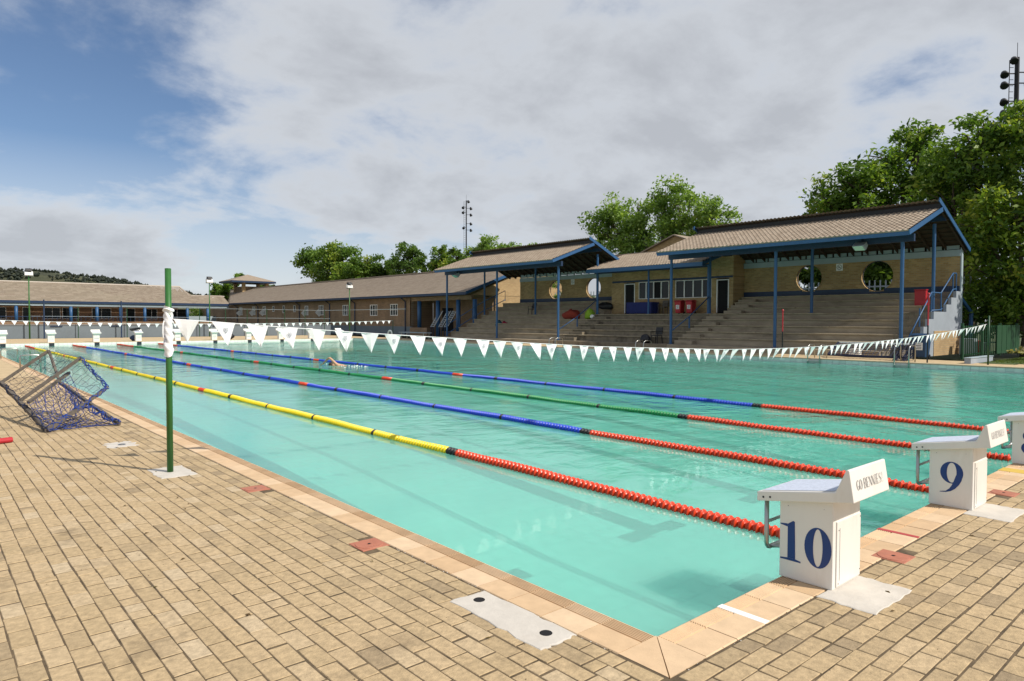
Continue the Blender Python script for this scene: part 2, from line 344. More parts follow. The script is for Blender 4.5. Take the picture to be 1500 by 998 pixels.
for i in range(10):                                                # lane lines with their T ends
    x = 1.25+2.5*i; q = MB()
    ys = [2.8,3,8,14,47.2]
    for a, c in zip(ys, ys[1:]): q.face([(x-.15,a,fz(a)+.006),(x+.15,a,fz(a)+.006),(x+.15,c,fz(c)+.006),(x-.15,c,fz(c)+.006)])
    for u0, u1 in ((x-.5,x-.151),(x+.151,x+.5)): q.face([(u0,2.75,fz(2.75)+.006),(u1,2.75,fz(2.75)+.006),(u1,2.99,fz(2.99)+.006),(u0,2.99,fz(2.99)+.006)])
    q.build('lane_line', m_line, basin)
b = MB(); tw = .25                                                  # tiles above the water, grout joints left open
for i in range(200):
    for k in range(2):
        b.box(24.985, 24.998, i*tw+.006, (i+1)*tw-.006, -.155-.12*k+.005, -.04-.12*k-.004, 0, random.random())
b.build('wall_tile', m_wtile, basin, kind='stuff')
b = MB()
for i in range(100):
    for k in range(2):
        b.box(i*tw+.005, (i+1)*tw-.005, 49.985, 49.998, -.155-.12*k+.005, -.04-.12*k-.004, 0, random.random())
b.build('end_wall_tile', m_ftile, basin, kind='stuff')
for i in range(10):
    x = 1.395+2.5*i; MB().box(x-.14, x+.14, 49.975, 49.984, -.32, -.03).build('lane_target', m_line, basin)
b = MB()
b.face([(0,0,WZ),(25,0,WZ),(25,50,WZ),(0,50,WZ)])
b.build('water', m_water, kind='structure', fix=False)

pav = MB()
for x0, x1, y0, y1 in ((-40,-.28,-12,61),(-.28,32,-12,-.28)):
    pav.face([(x0,y0,-.0024),(x1,y0,-.0024),(x1,y1,-.0024),(x0,y1,-.0024)])
pavement = pav.build('pavement', m_joint, kind='structure')
fd = MB()                                                           # far decks: too far to tell the pavers apart
fd.box(25.285, 27.70, 5.75, 61, -.1, -.002); fd.box(25.285, 34, -3, 4.6, -.1, -.006)
fd.box(-.28, 25.28, 50.285, 60.9, -.1, -.003); fd.box(-3.3, -.285, 19.62, 60.9, -.1, -.0012); fd.box(-40, -3.302, 13.9, 60.9, -.1, -.0012); fd.box(-40, -7.25, -12, 13.898, -.1, -.0012); fd.box(-7.248, 32, -12, -8.1, -.1, -.0012); fd.box(-4.4, 13.1, -8.098, -4.46, -.1, -.0012); fd.box(13.102, 32, -8.098, -.285, -.1, -.0012); fd.box(25.285, 26.6, 4.61, 5.74, -.1, -.004)
deck = fd.build('pool_deck', m_deck, kind='structure')

# pavers: header rows along each pool side, laid 21 x 10 cm
PATCH = [(-.545,-.30,.25,.97),(1.03,1.56,-.61,-.30),(3.53,4.06,-.61,-.30),(6.03,6.56,-.61,-.30),(-.97,-.55,4.98,5.62),(-.50,-.295,1.97,2.21),(-.50,-.295,3.98,4.23),(1.94,2.20,-.44,-.17),(4.44,4.70,-.44,-.17)]
def inpatch(x, y): return any(a+.02 < x < c-.02 and d+.02 < y < e-.02 for a, c, d, e in PATCH[5:])
cells = []
PL, PW, G = .2095, .0985, .0055
for r in range(70):                                                 # rows beside the left pool side, running along y
    x1 = -.292-r*PW; x0 = x1-PW
    off = (r % 2)*PL/2+random.uniform(-.035, .035)
    ymax = 19.5 if r < 30 else 14
    for k in range(int((ymax+8)/PL)):
        y0 = -8+off+k*PL
        if y0 < x1-.02: continue                                    # mitre at the corner
        cells.append((x0, x1, y0, y0+PL, 0))
for r in range(42):
    y1 = -.292-r*PW; y0 = y1-PW
    off = (r % 2)*PL/2+random.uniform(-.03, .03)
    for k in range(int(24/PL)):
        x0 = -8+off+k*PL
        if x0 < y1-.02 or x0 > 13: continue
        cells.append((x0, x0+PL, y0, y1, 1))
C0 = Vector((-2.67, -2.0, 1.516))
near = []; rest = MB()
def cell_view(c):
    p = Vector(((c[0]+c[1])/2, (c[2]+c[3])/2, 0))-C0
    z = p.dot(_fw)
    if z < .3: return None
    u, v = p.dot(_r2)/z, p.dot(_u2)/z
    return z if abs(u) < .78 and abs(v) < .53 else None
def tone_for(c):
    t = random.gauss(.74, .10)
    x, y = (c[0]+c[1])/2, (c[2]+c[3])/2
    if c[4] == 1:
        if random.random() < .07: t = random.uniform(.3, .5)
        elif random.random() < .4: t -= .13
        t -= .04
    elif random.random() < .03: t = random.uniform(.36, .5)
    if -.62 < x < -.29 and random.random() < .35: t -= .25
    return min(1, max(0, t))
for c in cells:
    if inpatch((c[0]+c[1])/2, (c[2]+c[3])/2): continue
    z = cell_view(c)
    near.append((z if z else 99+abs(c[0])+abs(c[2]), c))
near.sort(key=lambda q: q[0])
for i, (z, c) in enumerate(near):
    mb = MB() if i < 296 else rest
    # some bricks were cut to shorter bats, as in any old paving
    cs = [c]
    if random.random() < .10:
        if c[4] == 0: s_ = c[2]+PL*random.choice((.38, .5, .62)); cs = [(c[0],c[1],c[2],s_,0),(c[0],c[1],s_,c[3],0)]
        else: s_ = c[0]+PL*random.choice((.38, .5, .62)); cs = [(c[0],s_,c[2],c[3],1),(s_,c[1],c[2],c[3],1)]
    for q in cs:
        gx, gy = (.0034,.0060) if q[4] == 0 else (.0046,.0044); dz = random.uniform(-.0011, .0016)
        mb.slab(q[0]+gx*random.uniform(.6,1.4), q[1]-gx*random.uniform(.6,1.4), q[2]+gy*random.uniform(.6,1.4), q[3]-gy*random.uniform(.6,1.4), -.03, dz, random.uniform(.0018,.003), tone=tone_for(q), jit=.0026)
    if i < 296: mb.build('paver', m_paver, pavement, fix=False)
rest.build('paver_field', m_paver, pavement, kind='stuff', fix=False)

# coping tiles: smooth back, ribbed front
def cope_tile(mb, u0, u1, side):
    t = random.random(); dz = random.uniform(-.001, .001); g = .003
    def P(a, o, z): return (-o, a, z) if side == 0 else (a, -o, z)  # o = distance back from the pool edge
    a0, a1 = u0+g, u1-g
    prof = [(.000,-.05),(.000,-.010),(.006,-.002)]
    o = .012
    for k in range(7): prof += [(o,.001),(o+.006,.001),(o+.0075,-.006),(o+.0115,-.006)]; o += .0135
    prof += [(.112,.001),(.272,.001),(.277,-.004),(.277,-.05)]
    vs = [P(a, q, z+dz) for a in (a0, a1) for q, z in prof]; n = len(prof)
    mb.mesh(vs, [(i, i+1, n+i+1, n+i) for i in range(n-1)]+[tuple(range(n)), tuple(range(n, 2*n))], 0, t)
CP = .26
far = MB()
for k in range(192):
    if k < 70: mb = MB(); cope_tile(mb, .001+k*CP, .001+(k+1)*CP, 0); mb.build('coping_tile', m_cope, pavement)
    else: cope_tile(far, k*CP, (k+1)*CP, 0)
for k in range(96):
    if k < 44: mb = MB(); cope_tile(mb, .001+k*CP, .001+(k+1)*CP, 1); mb.build('coping_tile', m_cope, pavement)
    else: cope_tile(far, k*CP, (k+1)*CP, 1)
far.build('coping_run', m_cope, pavement, kind='stuff')
for s in (0, 1):                                                   # the two mitred corner tiles
    mb = MB()
    p = [(0,0),(-.277,0),(-.277,-.275)] if s == 0 else [(0,-.003),(0,-.277),(-.272,-.277)]
    mb.prism([(x, y-.002*s) for x, y in p], -.05, .001, 'z', 0, .5+.2*s); mb.build('coping_tile', m_cope, pavement)
fc = MB()
for k in range(190): fc.box(25.0, 25.278, .002+k*.263, .259+k*.263, -.06, .001, 0, random.random())
for k in range(96): fc.box(.002+k*.26, .258+k*.26, 50.0, 50.278, -.06, .001, 0, random.random())
fc.build('far_coping_tile', m_coped, deck, kind='stuff')
MB().box(-.006, .004, 0, 49.9, -.03, -.0105).build('edge_bead', mat('white_edge', (.74,.70,.62), .7), pavement)  # thin white strip along the inner edge of the left coping
# mortar patches and painted marks
def smear(x0, x1, y0, y1, wob, z=.0042, seed=1):
    rnd = random.Random(seed); o = []
    for a, c, n in (((x0,y0),(x1,y0),9),((x1,y0),(x1,y1),9),((x1,y1),(x0,y1),9),((x0,y1),(x0,y0),9)):
        for k in range(n):
            f = k/n; e = .25 if k == 0 else 1; o.append((a[0]+(c[0]-a[0])*f+rnd.uniform(-wob,wob)*e, a[1]+(c[1]-a[1])*f+rnd.uniform(-wob,wob)*e))
    q = MB(); n = len(o); cx, cy = (x0+x1)/2, (y0+y1)/2
    i_ = [(cx+(a-cx)*.97, cy+(c-cy)*.97) for a, c in o]
    q.mesh([(*p, -.02) for p in o]+[(*p, .0012) for p in o]+[(*p, z) for p in i_], [(k, (k+1) % n, n+(k+1) % n, n+k) for k in range(n)]+[(n+k, n+(k+1) % n, 2*n+(k+1) % n, 2*n+k) for k in range(n)]+[tuple(range(2*n, 3*n))])
    return q.build('mortar_patch', m_mortar, pavement)
patch = smear(-.525,-.288,.25,.97,.012, seed=3)
for y in (.36, .88):
    MB().lathe((-.39,y,.0048), [(0,.032),(.0012,.030),(.0014,.0005)], 16).build('pipe_hole', m_dark, patch)
for k, x in enumerate((1.05, 3.55, 6.05)): smear(x, x+.5, -.60, -.285, .010, seed=5+k)
smear(-.93,-.60,5.05,5.58,.016, seed=9)
wsp = smear(-.95,-.68,7.1,7.5,.05, seed=12)
q = MB(); q.lathe((-.81,7.28,.0062), [(0,.045),(.004,.04),(.002,.02)], 10); q.build('floor_socket', m_steel, wsp)
for x, nm, c, wd in ((.515,'white_mark',(.82,.82,.8),.05),(2.60,'red_mark',(.42,.06,.06),.045),(5.65,'yellow_mark',(.62,.42,.08),.2)):
    q = MB(); q.slab(x, x+wd, -.275, -.004, -.004, .0035, .002); q.build(nm, mat('paint_'+nm, c, .7, var=.08), pavement)
q = MB(); rnd = random.Random(21)                                    # crumbs of mortar and grit in the joint beside the coping
for k in range(420):
    y = abs(rnd.gauss(0, 3.2)); x = -.284+rnd.gauss(0, .006)
    if k % 3 == 0: x, y = abs(rnd.gauss(0, 3))-.25, -.284+rnd.gauss(0, .006)
    r = rnd.uniform(.0012, .004); q.lathe((x,y,-.002), [(0,r*1.3),(r*.5,r),(r*.8,.0006)], 5, 'z', 0 if rnd.random() < .22 else 1)
for k in range(420):
    x, y = rnd.uniform(-2.6,-.3), rnd.uniform(-.2, 7)
    if k % 3 == 0: x, y = rnd.uniform(.2, 5), rnd.uniform(-2,-.3)
    r = rnd.uniform(.0012, .0032); q.lathe((x,y,.0012), [(0,r),(r*.6,r*.8),(r,.0004)], 5, 'z', 1)
q.build('grit', [m_mortar, m_joint], pavement, kind='stuff')
q = MB()
for k in range(34):                                                # a few dry leaves blown onto the paving
    x, y = (rnd.uniform(-2.2,-.3), rnd.uniform(.3, 7)) if k % 3 else (rnd.uniform(.8, 5), rnd.uniform(-1.6,-.3)); a = rnd.uniform(0, 6.3); l = rnd.uniform(.010, .022); c, s_ = math.cos(a), math.sin(a)
    q.face([(x-l*c,y-l*s_,.004),(x+.4*l*s_,y-.4*l*c,.009),(x+l*c,y+l*s_,.0045)], 0, rnd.random()); q.face([(x-l*c,y-l*s_,.004),(x+l*c,y+l*s_,.0045),(x-.4*l*s_,y+.4*l*c,.008)], 0, rnd.random())
q.build('dry_leaves', leaf_mat('dry_leaf', [(.09,.05,.02),(.16,.10,.035),(.12,.12,.03)]), pavement, kind='stuff', fix=False)
def cover(x, y, label, r=.1):
    t = thing('drain_cover', label, 'drain cover', (x, y, 0), 'terracotta drain covers around the pool edge')
    q = MB(); q.slab(x-r, x+r, y-r, y+r, -.02, .0035, .003); q.build('frame', m_terra, t)
    q = MB(); q.lathe((x,y,.0038), [(0,.094),(.003,.092),(.003,.016),(.001,.014),(.001,.0005)], 28); lid = q.build('lid', m_terra, t)
    q = MB(); q.lathe((x,y,.0072), [(0,.011),(.0006,.010),(.0006,.0004)], 10); q.build('finger_hole', m_dark, lid)
cover(-.38, 2.09, 'square terracotta drain cover beside the coping, next to the whitish mortar patch')
cover(-.39, 4.11, 'square terracotta drain cover beside the coping, nearest the green pole')
cover(2.07, -.31, 'square terracotta drain cover between starting blocks 10 and 9')
cover(4.57, -.31, 'terracotta drain cover half hidden behind starting block 9')

# ------------------------------------------------------------------ starting blocks
def ring(cx, cy, rx, ry, n=28): return [(cx+rx*math.cos(2*PI*i/n), cy+ry*math.sin(2*PI*i/n)) for i in range(n)]
def ring_w(n, thin, thick): return [thin+(thick-thin)*abs(math.cos(2*PI*i/n))**1.4 for i in range(n)]
def digit(mb, ch, mp, u0, v0, wd, h, lay=[0]):
    f = lambda a, c: mp(u0+a*wd, v0+c*h)
    asp = h/wd
    if ch == '1':
        mb.face([f(.36,.062), f(.74,.062), f(.70,.985), f(.62,1.0), f(.36,.90)]); mb.face([f(.0,.86), f(.355,.83), f(.355,.905), f(.0,.885)])
        mb.face([f(.0,0), f(1.0,0), f(1.0,.035), f(.74,.06), f(.36,.06), f(.0,.035)])
        return
    def ringm(cx, cy, rx, ry, thin, thick):
        n = 32; o = ring(cx, cy, rx, ry, n); i_ = ring(cx, cy, rx-thick, ry-thin, n)
        for k in range(n):
            k2 = (k+1) % n; mb.face([f(*o[k]), f(*o[k2]), f(*i_[k2]), f(*i_[k])])
    if ch == '0': ringm(.5, .5, .5, .5, .035, .325)
    if ch == '8': ringm(.5, .745, .43, .255, .03, .24); lay[0] += 1; ringm(.5, .255, .5, .27, .03, .27)
    if ch == '9':
        ringm(.5, .66, .5, .34, .03, .29); lay[0] += 1
        t = [(.965,.72),(.97,.58),(.93,.44),(.82,.30),(.66,.17),(.48,.08),(.27,.03),(.0,.012)]
        w_ = [.06,.28,.30,.27,.21,.14,.06,.03]
        rails = []
        for i, p in enumerate(t):
            a = t[max(i-1,0)]; c = t[min(i+1,len(t)-1)]; dx, dy = (c[0]-a[0]), (c[1]-a[1])*asp; l = math.hypot(dx, dy); nx, ny = -dy/l, dx/l
            rails.append(((p[0], p[1]), (p[0]-nx*-w_[i]*1., p[1]-ny*-w_[i]/asp)))
        for i in range(len(rails)-1):
            a, c = rails[i], rails[i+1]
            mb.face([f(a[0][0],a[0][1]), f(2*a[0][0]-a[1][0],2*a[0][1]-a[1][1]), f(2*c[0][0]-c[1][0],2*c[0][1]-c[1][1]), f(c[0][0],c[0][1])])
def letter(mb, ch, mp, u0, wd, h, kk):
    f = lambda a, c: mp(u0+a*wd, c*h)
    TK, TN = .13*wd*1.25, .045*wd*1.25
    def st(pts, ws, closed=False):
        kk[0] += 1; mb.stroke([(u0+p[0]*wd, p[1]*h) for p in pts], ws, mp, closed)
    if ch in 'OG':
        n = 24; p = ring(.5,.5,.42,.47,n); ws = [TN+(TK*1.15-TN)*abs(math.cos(2*PI*i/n))**1.5 for i in range(n)]
        if ch == 'O': st(p, ws, True)
        else: st(p[3:22], ws[3:22]); st([(.84,.1),(.84,.42)], TK); st([(.6,.42),(1.,.42)], TN)
    if ch == 'B':
        st([(.18,0),(.18,1)], TK)
        for c0, r in ((.75,.25),(.26,.26)): st([(.18,c0+r)]+arc(.5,c0,.34,r,90,-90,9)+[(.18,c0-r)], [TN]*3+[TK*.6,TK,TK,TK,TK*.6]+[TN]*3)
    if ch == 'E':
        st([(.2,0),(.2,1)], TK); st([(.2,.975),(.82,.975),(.84,.78)], TN); st([(.2,.5),(.66,.5)], TN); st([(.2,.025),(.86,.025),(.9,.25)], TN)
    if ch == 'N': st([(.1,0),(.1,1)], TN); st([(.9,0),(.9,1)], TN); st([(.12,.98),(.88,.04)], TK*1.1)
    if ch == 'I': st([(.5,0),(.5,1)], TK); st([(.28,.02),(.72,.02)], TN); st([(.28,.98),(.72,.98)], TN)
    if ch == 'S': st([(.85,.72),(.82,.92),(.5,.975),(.2,.86),(.22,.66),(.5,.52),(.8,.36),(.82,.14),(.5,.025),(.16,.08),(.14,.3)], [TN,TN,TN,TK*.7,TK,TK,TK,TK*.7,TN,TN,TN])
    if ch == '!': st([(.5,.3),(.5,1)], [TN,TK*1.2]); st([(.5,0),(.5,.12)], TK)
X0, X1 = 1.15, 1.64
def make_block(no, label):
    """lane 10's block where it stands; the others are moved copies with their own number"""
    t = thing('starting_block', label, 'starting block', (1.395, -.15, 0), 'starting blocks with printed lane numbers')
    q = MB(); q.prism([(.005,.001),(-.31,.001),(-.31,.53),(.005,.475)], 1.19, 1.55, 'x'); col = q.build('pedestal', m_block, t, bevel=.007)
    q = MB(); q.prism([(.13,.432),(.13,.49),(-.335,.572),(-.392,.705),(-.408,.705),(-.437,.528)], X0, X1, 'x'); top = q.build('platform', m_block, t, bevel=.006)
    q = MB(); s_ = (.572-.49)/.465
    P = lambda x, y: (x, y, .49+(.13-y)*s_+.0022)
    q.face([P(X0+.03,.112), P(X1-.03,.112), P(X1-.03,-.315), P(X0+.03,-.315)]); q.build('non_slip_pad', m_pad, top)
    q = MB(); q.box(1.228, 1.542, -.3165, -.3095, .014, .385); pn = q.build('access_panel', m_block, t, bevel=.002)
    q = MB(); q.box(1.262, 1.264, -.3178, -.3164, .045, .345)
    for x, z in ((1.25,.335),(1.535,.365),(1.25,.03),(1.535,.05)): q.box(x-.003, x+.003, -.3182, -.3164, z-.003, z+.003)
    q.build('screw', m_ink, pn, kind='stuff')
    q = MB()
    for y in (.088, .045): q.lathe((X0-.0012,y,.463+(.09-y)*s_), [(0,.0065),(-.0012,.006),(-.0005,.0005)], 10, 'x')
    q.build('bolt', m_black, top, kind='stuff')
    q = MB(); q.box(1.1886,1.1896,-.05,-.046,.43,.434); q.box(1.1886,1.1896,-.26,-.257,.45,.453); q.build('small_screw', m_ink, col, kind='stuff')
    q = MB(); r = .0135; y = .098
    q.path([(1.212,y,.44),(1.212,y,.20)]+[(1.252-.04*math.cos(a),y,.18-.04*math.sin(a)) for a in (0.2,.6,1.,1.4)]+[(1.50,y,.14)]+[(1.528+.04*math.sin(a),y,.18-.04*math.cos(a)) for a in (.2,.6,1.,1.4)]+[(1.568,y,.20),(1.568,y,.44)], r, 10)
    q.tube((1.212,y,.30),(1.568,y,.30), .010, 8)
    for x in (1.25, 1.53): q.tube((x,y,.14),(x,-.01,.17), .009, 8)
    q.build('grip_bar', m_steel, t, smooth=True)
    num = MB(); lay = [0]; mp = lambda u, v: (1.1885-.0003*lay[0], -u, v)
    if no == '10': digit(num, '1', mp, .002, .110, .125, .238); digit(num, '0', mp, .148, .108, .156, .232)
    else: digit(num, no, mp, .078, .112, .165, .262, lay)
    num.build('lane_number', m_print, t, fix=False)
    tx = MB(); e1 = Vector((0,.029,.177)).normalized(); o0 = Vector((0,-.4385,.528)); kk = [0]
    mpt = lambda u, v: tuple(Vector((X0+.062+u, 0, 0))+o0+e1*(.060+v)+Vector((0,-.0012-.00004*kk[0],.0002)))
    u = 0
    for ch in 'GO BENNIES!':
        if ch == ' ': u += .018; continue
        wd = .024 if ch in 'I!' else .0365
        letter(tx, ch, mpt, u, wd*.93, .056, kk); u += wd
    tx.build('lettering', m_ink, top, fix=False)
    return t
def shift(t, dx):
    t.location.x += dx; ORG[t.name] = tuple(t.location); return t
make_block('10', 'white starting block numbered 10 by the pool corner, its fin reading GO BENNIES!')
shift(make_block('9', 'white starting block numbered 9 with GO BENNIES! on its fin'), 2.5)
shift(make_block('8', 'white starting block numbered 8, cut off by the picture edge'), 5.0)
def far_block():
    t = thing('starting_block', '', 'starting block', (1.395, 50.3, 0), 'small white starting blocks along the far end')
    q = MB(); q.prism([(50.15,.001),(50.46,.001),(50.46,.52),(50.15,.47)], 1.215, 1.575, 'x'); q.build('pedestal', m_block, t)
    q = MB(); q.prism([(50.03,.55),(50.03,.60),(50.50,.70),(50.56,.80),(50.60,.80),(50.60,.62)], 1.13, 1.66, 'x'); tp = q.build('platform', m_block, t)
    q = MB(); q.prism([(50.1,.47),(50.5,.52),(50.5,.63),(50.1,.57)], 1.2, 1.6, 'x'); q.build('neck', m_block, t)
    q = MB(); q.face([(1.17,50.06,.609),(1.62,50.06,.609),(1.62,50.48,.7),(1.17,50.48,.7)]); q.build('non_slip_pad', m_pad, tp)
    q = MB(); q.face([(1.26,50.149,.2),(1.53,50.149,.2),(1.53,50.149,.235),(1.26,50.149,.235)]); q.face([(1.26,50.149,.30),(1.53,50.149,.30),(1.53,50.149,.32),(1.26,50.149,.32)]); q.build('painted_gap_shade', m_grey, t, kind='stuff', fix=False)  # flat grey strips paint the shade of gaps on the pedestal front
    return t
fb = far_block()
WHERE = ['cut off by the picture edge','by a dark blue wall post','standing alone between two thin fence posts','with dark kit lying on top','partly behind the tall green pole','next after the green pole','before the second twin floodlight','with a dark bag on the deck beside it','seen between two big white flags','last one before the far pool corner']
ORD = ['first','second','third','fourth','fifth','sixth','seventh','eighth','ninth','tenth']
for i in range(10):
    c = fb if i == 0 else copy_tree(fb, None, (2.5*i, 0, 0))
    c['label'] = f'{ORD[i]} small block on the far end, {WHERE[i]}'

# ------------------------------------------------------------------ lane ropes
FP = .066
def float_mesh(mb, y, x, z, mi, n=14, full=True, r=.058):
    h = FP/2
    if full: prof = [(-h,.012),(-h+.002,r*.38),(-h+.012,r*.42),(-h+.016,r*.90),(-h+.021,r),(-h+.029,r),(-h+.034,r*.88),(-h+.040,r*.62),(h-.018,r*.55),(h-.012,r*.78),(h-.006,r*.72),(h-.002,.012)]
    else: prof = [(-h,.35*r),(-h+.010,.4*r),(-h+.016,r),(h-.026,r),(h-.018,.6*r),(h,.35*r)]
    mb.lathe((x, y, z), prof, n, 'y', mi)
RZ = WZ+.022
def lane_rope(x, main, mi, label, reds):
    t = thing('lane_rope', label, 'lane rope', (x, 0, RZ), 'floating lane ropes')
    q = MB(); q.path([(x,.02,-.07),(x,.10,-.10),(x,.28,RZ)]+[(x,y,RZ-.012) for y in (2,10,25,40,49.7)]+[(x,49.98,-.08)], .006, 5); q.build('cable', m_steel, t)
    ms = [m_orange, main, m_black]
    n = int((49.65-.32)/FP); mesh_near = {}
    st = {0: MB(), 1: MB(), 2: MB()}
    blacks = [5.02+2.05*k for k in range(1, 20)]
    for k in range(n):
        y = .34+k*FP
        zz = RZ+.006*math.sin(y*1.3+x)+.003*math.sin(y*4.1+x*2)
        c = 0 if y < 5.02 or y > 45.0 else 1
        if abs(y-5.08) < .085 or (c == 1 and any(abs(y-b_) < FP*.9 for b_ in blacks)): c = 2
        if c and any(abs(y-r_) < .24 for r_ in reds): c = 0
        if c == 2 and not full_black(y): c = 2
        if y < 5.6:
            if c not in mesh_near:
                mb = MB(); float_mesh(mb, 0, 0, 0, 0, 16); me_o = mb.build('float', ms[c], t, smooth=True); me_o.data.transform(Matrix.Translation((x, 0, RZ)))
                me_o.location = (0, y, zz-RZ); mesh_near[c] = me_o; o = me_o
            else:
                o = mesh_near[c].copy(); COL.objects.link(o); o.parent = t; o.location = (random.uniform(-.002,.002), y, zz-RZ); ORG[o.name] = ORG[t.name]
            o.rotation_euler = (0, 0, random.uniform(-.02,.02)) if False else (0,0,0)
        else: float_mesh(st[c], y, x+random.uniform(-.003,.003), zz, 0, 10 if y < 15 else 7, y < 15)
    for c, nm in ((0,'red_floats'),(1,'main_floats'),(2,'black_floats')): st[c].build(nm, ms[c], t, kind='stuff', smooth=True, fix=False)
def full_black(y): return True
lane_rope(2.5, m_yellow, 1, 'lane rope of yellow floats ending in a red stretch at starting block 10', [15.2, 25.0, 35])
lane_rope(5.0, m_fblue, 1, 'blue lane rope next to the yellow one, its red end behind block 9', [15.1, 25.0, 35])
lane_rope(7.5, m_fgreen, 1, 'lane rope of green floats between the two blue ropes', [15.1, 25.0, 35])
lane_rope(10., m_fblue, 1, 'blue lane rope farthest out, passing just behind the swimmer', [15.1, 25.0, 35])

# ------------------------------------------------------------------ bunting and its poles
def pole(name, label, x, y, h, r, m, cat, group=None):
    t = thing(name, label, cat, (x, y, 0), group)
    MB().tube((x,y,0),(x,y,h), r, 14).build('shaft', m, t, smooth=True); MB().lathe((x,y,h), [(0,r),(.004,r*.9),(.006,r*.05)], 14).build('cap', m, t)
    return t
p = pole('flag_pole', 'tall green steel pole with white cloth tied round it, standing on the left paving', -.78, 5.32, 2.01, .029, m_green, 'pole')
q = MB()                                                           # cloth wound round the pole
n, m_ = 16, 30
for i in range(m_+1):
    f = i/m_; z = 1.17+.46*f
    for k in range(n):
        a = 2*PI*k/n; r = .040+.010*math.sin(f*22+a*1.0)*(.5+.5*math.sin(a*2+f*5))+.006*math.sin(a*3+f*40)
        zz = z+.045*math.cos(a-.6)*(1-f)-.02*math.cos(a)
        q.v.append((-.78+r*math.cos(a), 5.32+r*math.sin(a), zz))
for i in range(m_):
    for k in range(n):
        k2 = (k+1) % n; q.f.append((i*n+k, i*n+k2, (i+1)*n+k2, (i+1)*n+k)); q.m.append(0); q.t.append(.5)
cl = q.build('wound_cloth', m_flag, p, smooth=True)
MB().path([(-.78+.046*math.cos(a), 5.32+.046*math.sin(a), 1.605+.012*math.sin(a*2)) for a in [k*PI/8 for k in range(20)]], .008, 6).build('knot', m_flag, cl, smooth=True)
MB().path([(-.825,5.30,1.50),(-.838,5.29,1.46),(-.842,5.285,1.38),(-.836,5.29,1.33)], .006, 5).build('loose_end', m_flag, cl)
q = MB()
q.stroke([(.0,.0),(.028,.004),(.03,.05),(.015,.062),(-.002,.055),(.0,.0)], .007, lambda u, v: (-.78-.0535+.0*u+.006, 5.30-u-.005, 1.29+v)); q.build('emblem', mat('violet_print', (.08,.07,.25), .7), cl, fix=False)
pole('flag_pole', 'dark green pole holding the far end of the white flags by the green fence', 25.8, 5.2, 1.72, .03, m_dgreen, 'pole')

XS = [-.75,-.39,-.05,.28,.62,.95,1.29,1.61,1.96,2.29,2.63,3.0,3.3,3.63,3.97]
zt = [(-.78,1.515),(-.4,1.49),(.28,1.435),(1.3,1.36),(2.0,1.315),(3.04,1.25),(4,1.185),(5.5,1.10),(6.9,1.045),(9,.965),(11,.935),(13,.93),(15.5,.965),(17.9,1.03),(21,1.15),(24,1.31),(25.8,1.43)]
def zline(x):
    for a, c in zip(zt, zt[1:]):
        if a[0] <= x <= c[0]: return a[1]+(c[1]-a[1])*(x-a[0])/(c[0]-a[0])
    return zt[-1][1]
x = 3.97
while x < 25.2: x += .335+random.uniform(-.025,.02); XS.append(x)
bt = thing('flag_line', 'long sagging line of white triangular flags strung across the pool from the tall green pole', 'bunting', (-.78, 5.25, 1.5))
q = MB(); q.path([(a, 5.28-.03*min(1, (a+.78)), c+.002) for a, c in zt], .0045, 5); q.build('cord', m_flag, bt)
for i, x in enumerate(XS):
    wd = .232 if i < 15 else random.uniform(.20,.225); h = .235 if i else .225
    z0 = zline(x); z1 = zline(x+wd)
    if i < 15: sway = [.0,.015,.02,.03,.02,.03,.03,.02,.0,.01,.0,-.01,.03,.03,.05][i]+.02
    else: sway = random.uniform(-.03,.06) if x < 9 else random.uniform(-.12,-.01)
    yb = random.uniform(-.04,.05) if x < 9 else random.uniform(.0,.12)
    tip = Vector((x+wd/2+sway, 5.25+yb, (z0+z1)/2-h*(1 if x < 9 else random.uniform(.9,1.)))); A = Vector((x,5.25,z0)); B = Vector((x+wd,5.25,z1))
    q = MB(); rows = 6; grid = []
    for r in range(rows+1):
        f = r/rows; a = A.lerp(tip, f); c = B.lerp(tip, f); line = []
        for k in range(5):
            pnt = a.lerp(c, k/4); pnt.y += .012*math.sin(k*1.4+i*2.1+f*3)*(1-f*.5)
            line.append(tuple(pnt))
        grid.append(line)
    for r in range(rows):
        for k in range(4): q.face([grid[r][k], grid[r+1][k], grid[r+1][k+1], grid[r][k+1]])
    fl = q.build('flag', m_flag, bt, smooth=True, fix=False)
    if i % 2 == 1 and x < 14:
        cx_, cz_ = x+wd/2+sway*.3, (z0+z1)/2-h*.34; s = .021
        yy = 5.25+yb*.34-.016
        mp = lambda u, v: (cx_+u*s, yy, cz_+v*s)
        q = MB(); q.stroke([(-.9,1.1),(.95,1.15),(.9,-.1),(.1,-1.4),(-.8,-.2)], .3, mp, True)
        q.stroke([(-.5,.55),(.5,.6)], .32, mp); q.stroke([(-.35,-.1),(.1,.2),(.45,-.25)], .3, mp); q.stroke([(-.1,-.5),(.15,-.75)], .34, mp)
        q.build('emblem', mat('grey_print', (.20,.22,.27), .7), fl, fix=False)

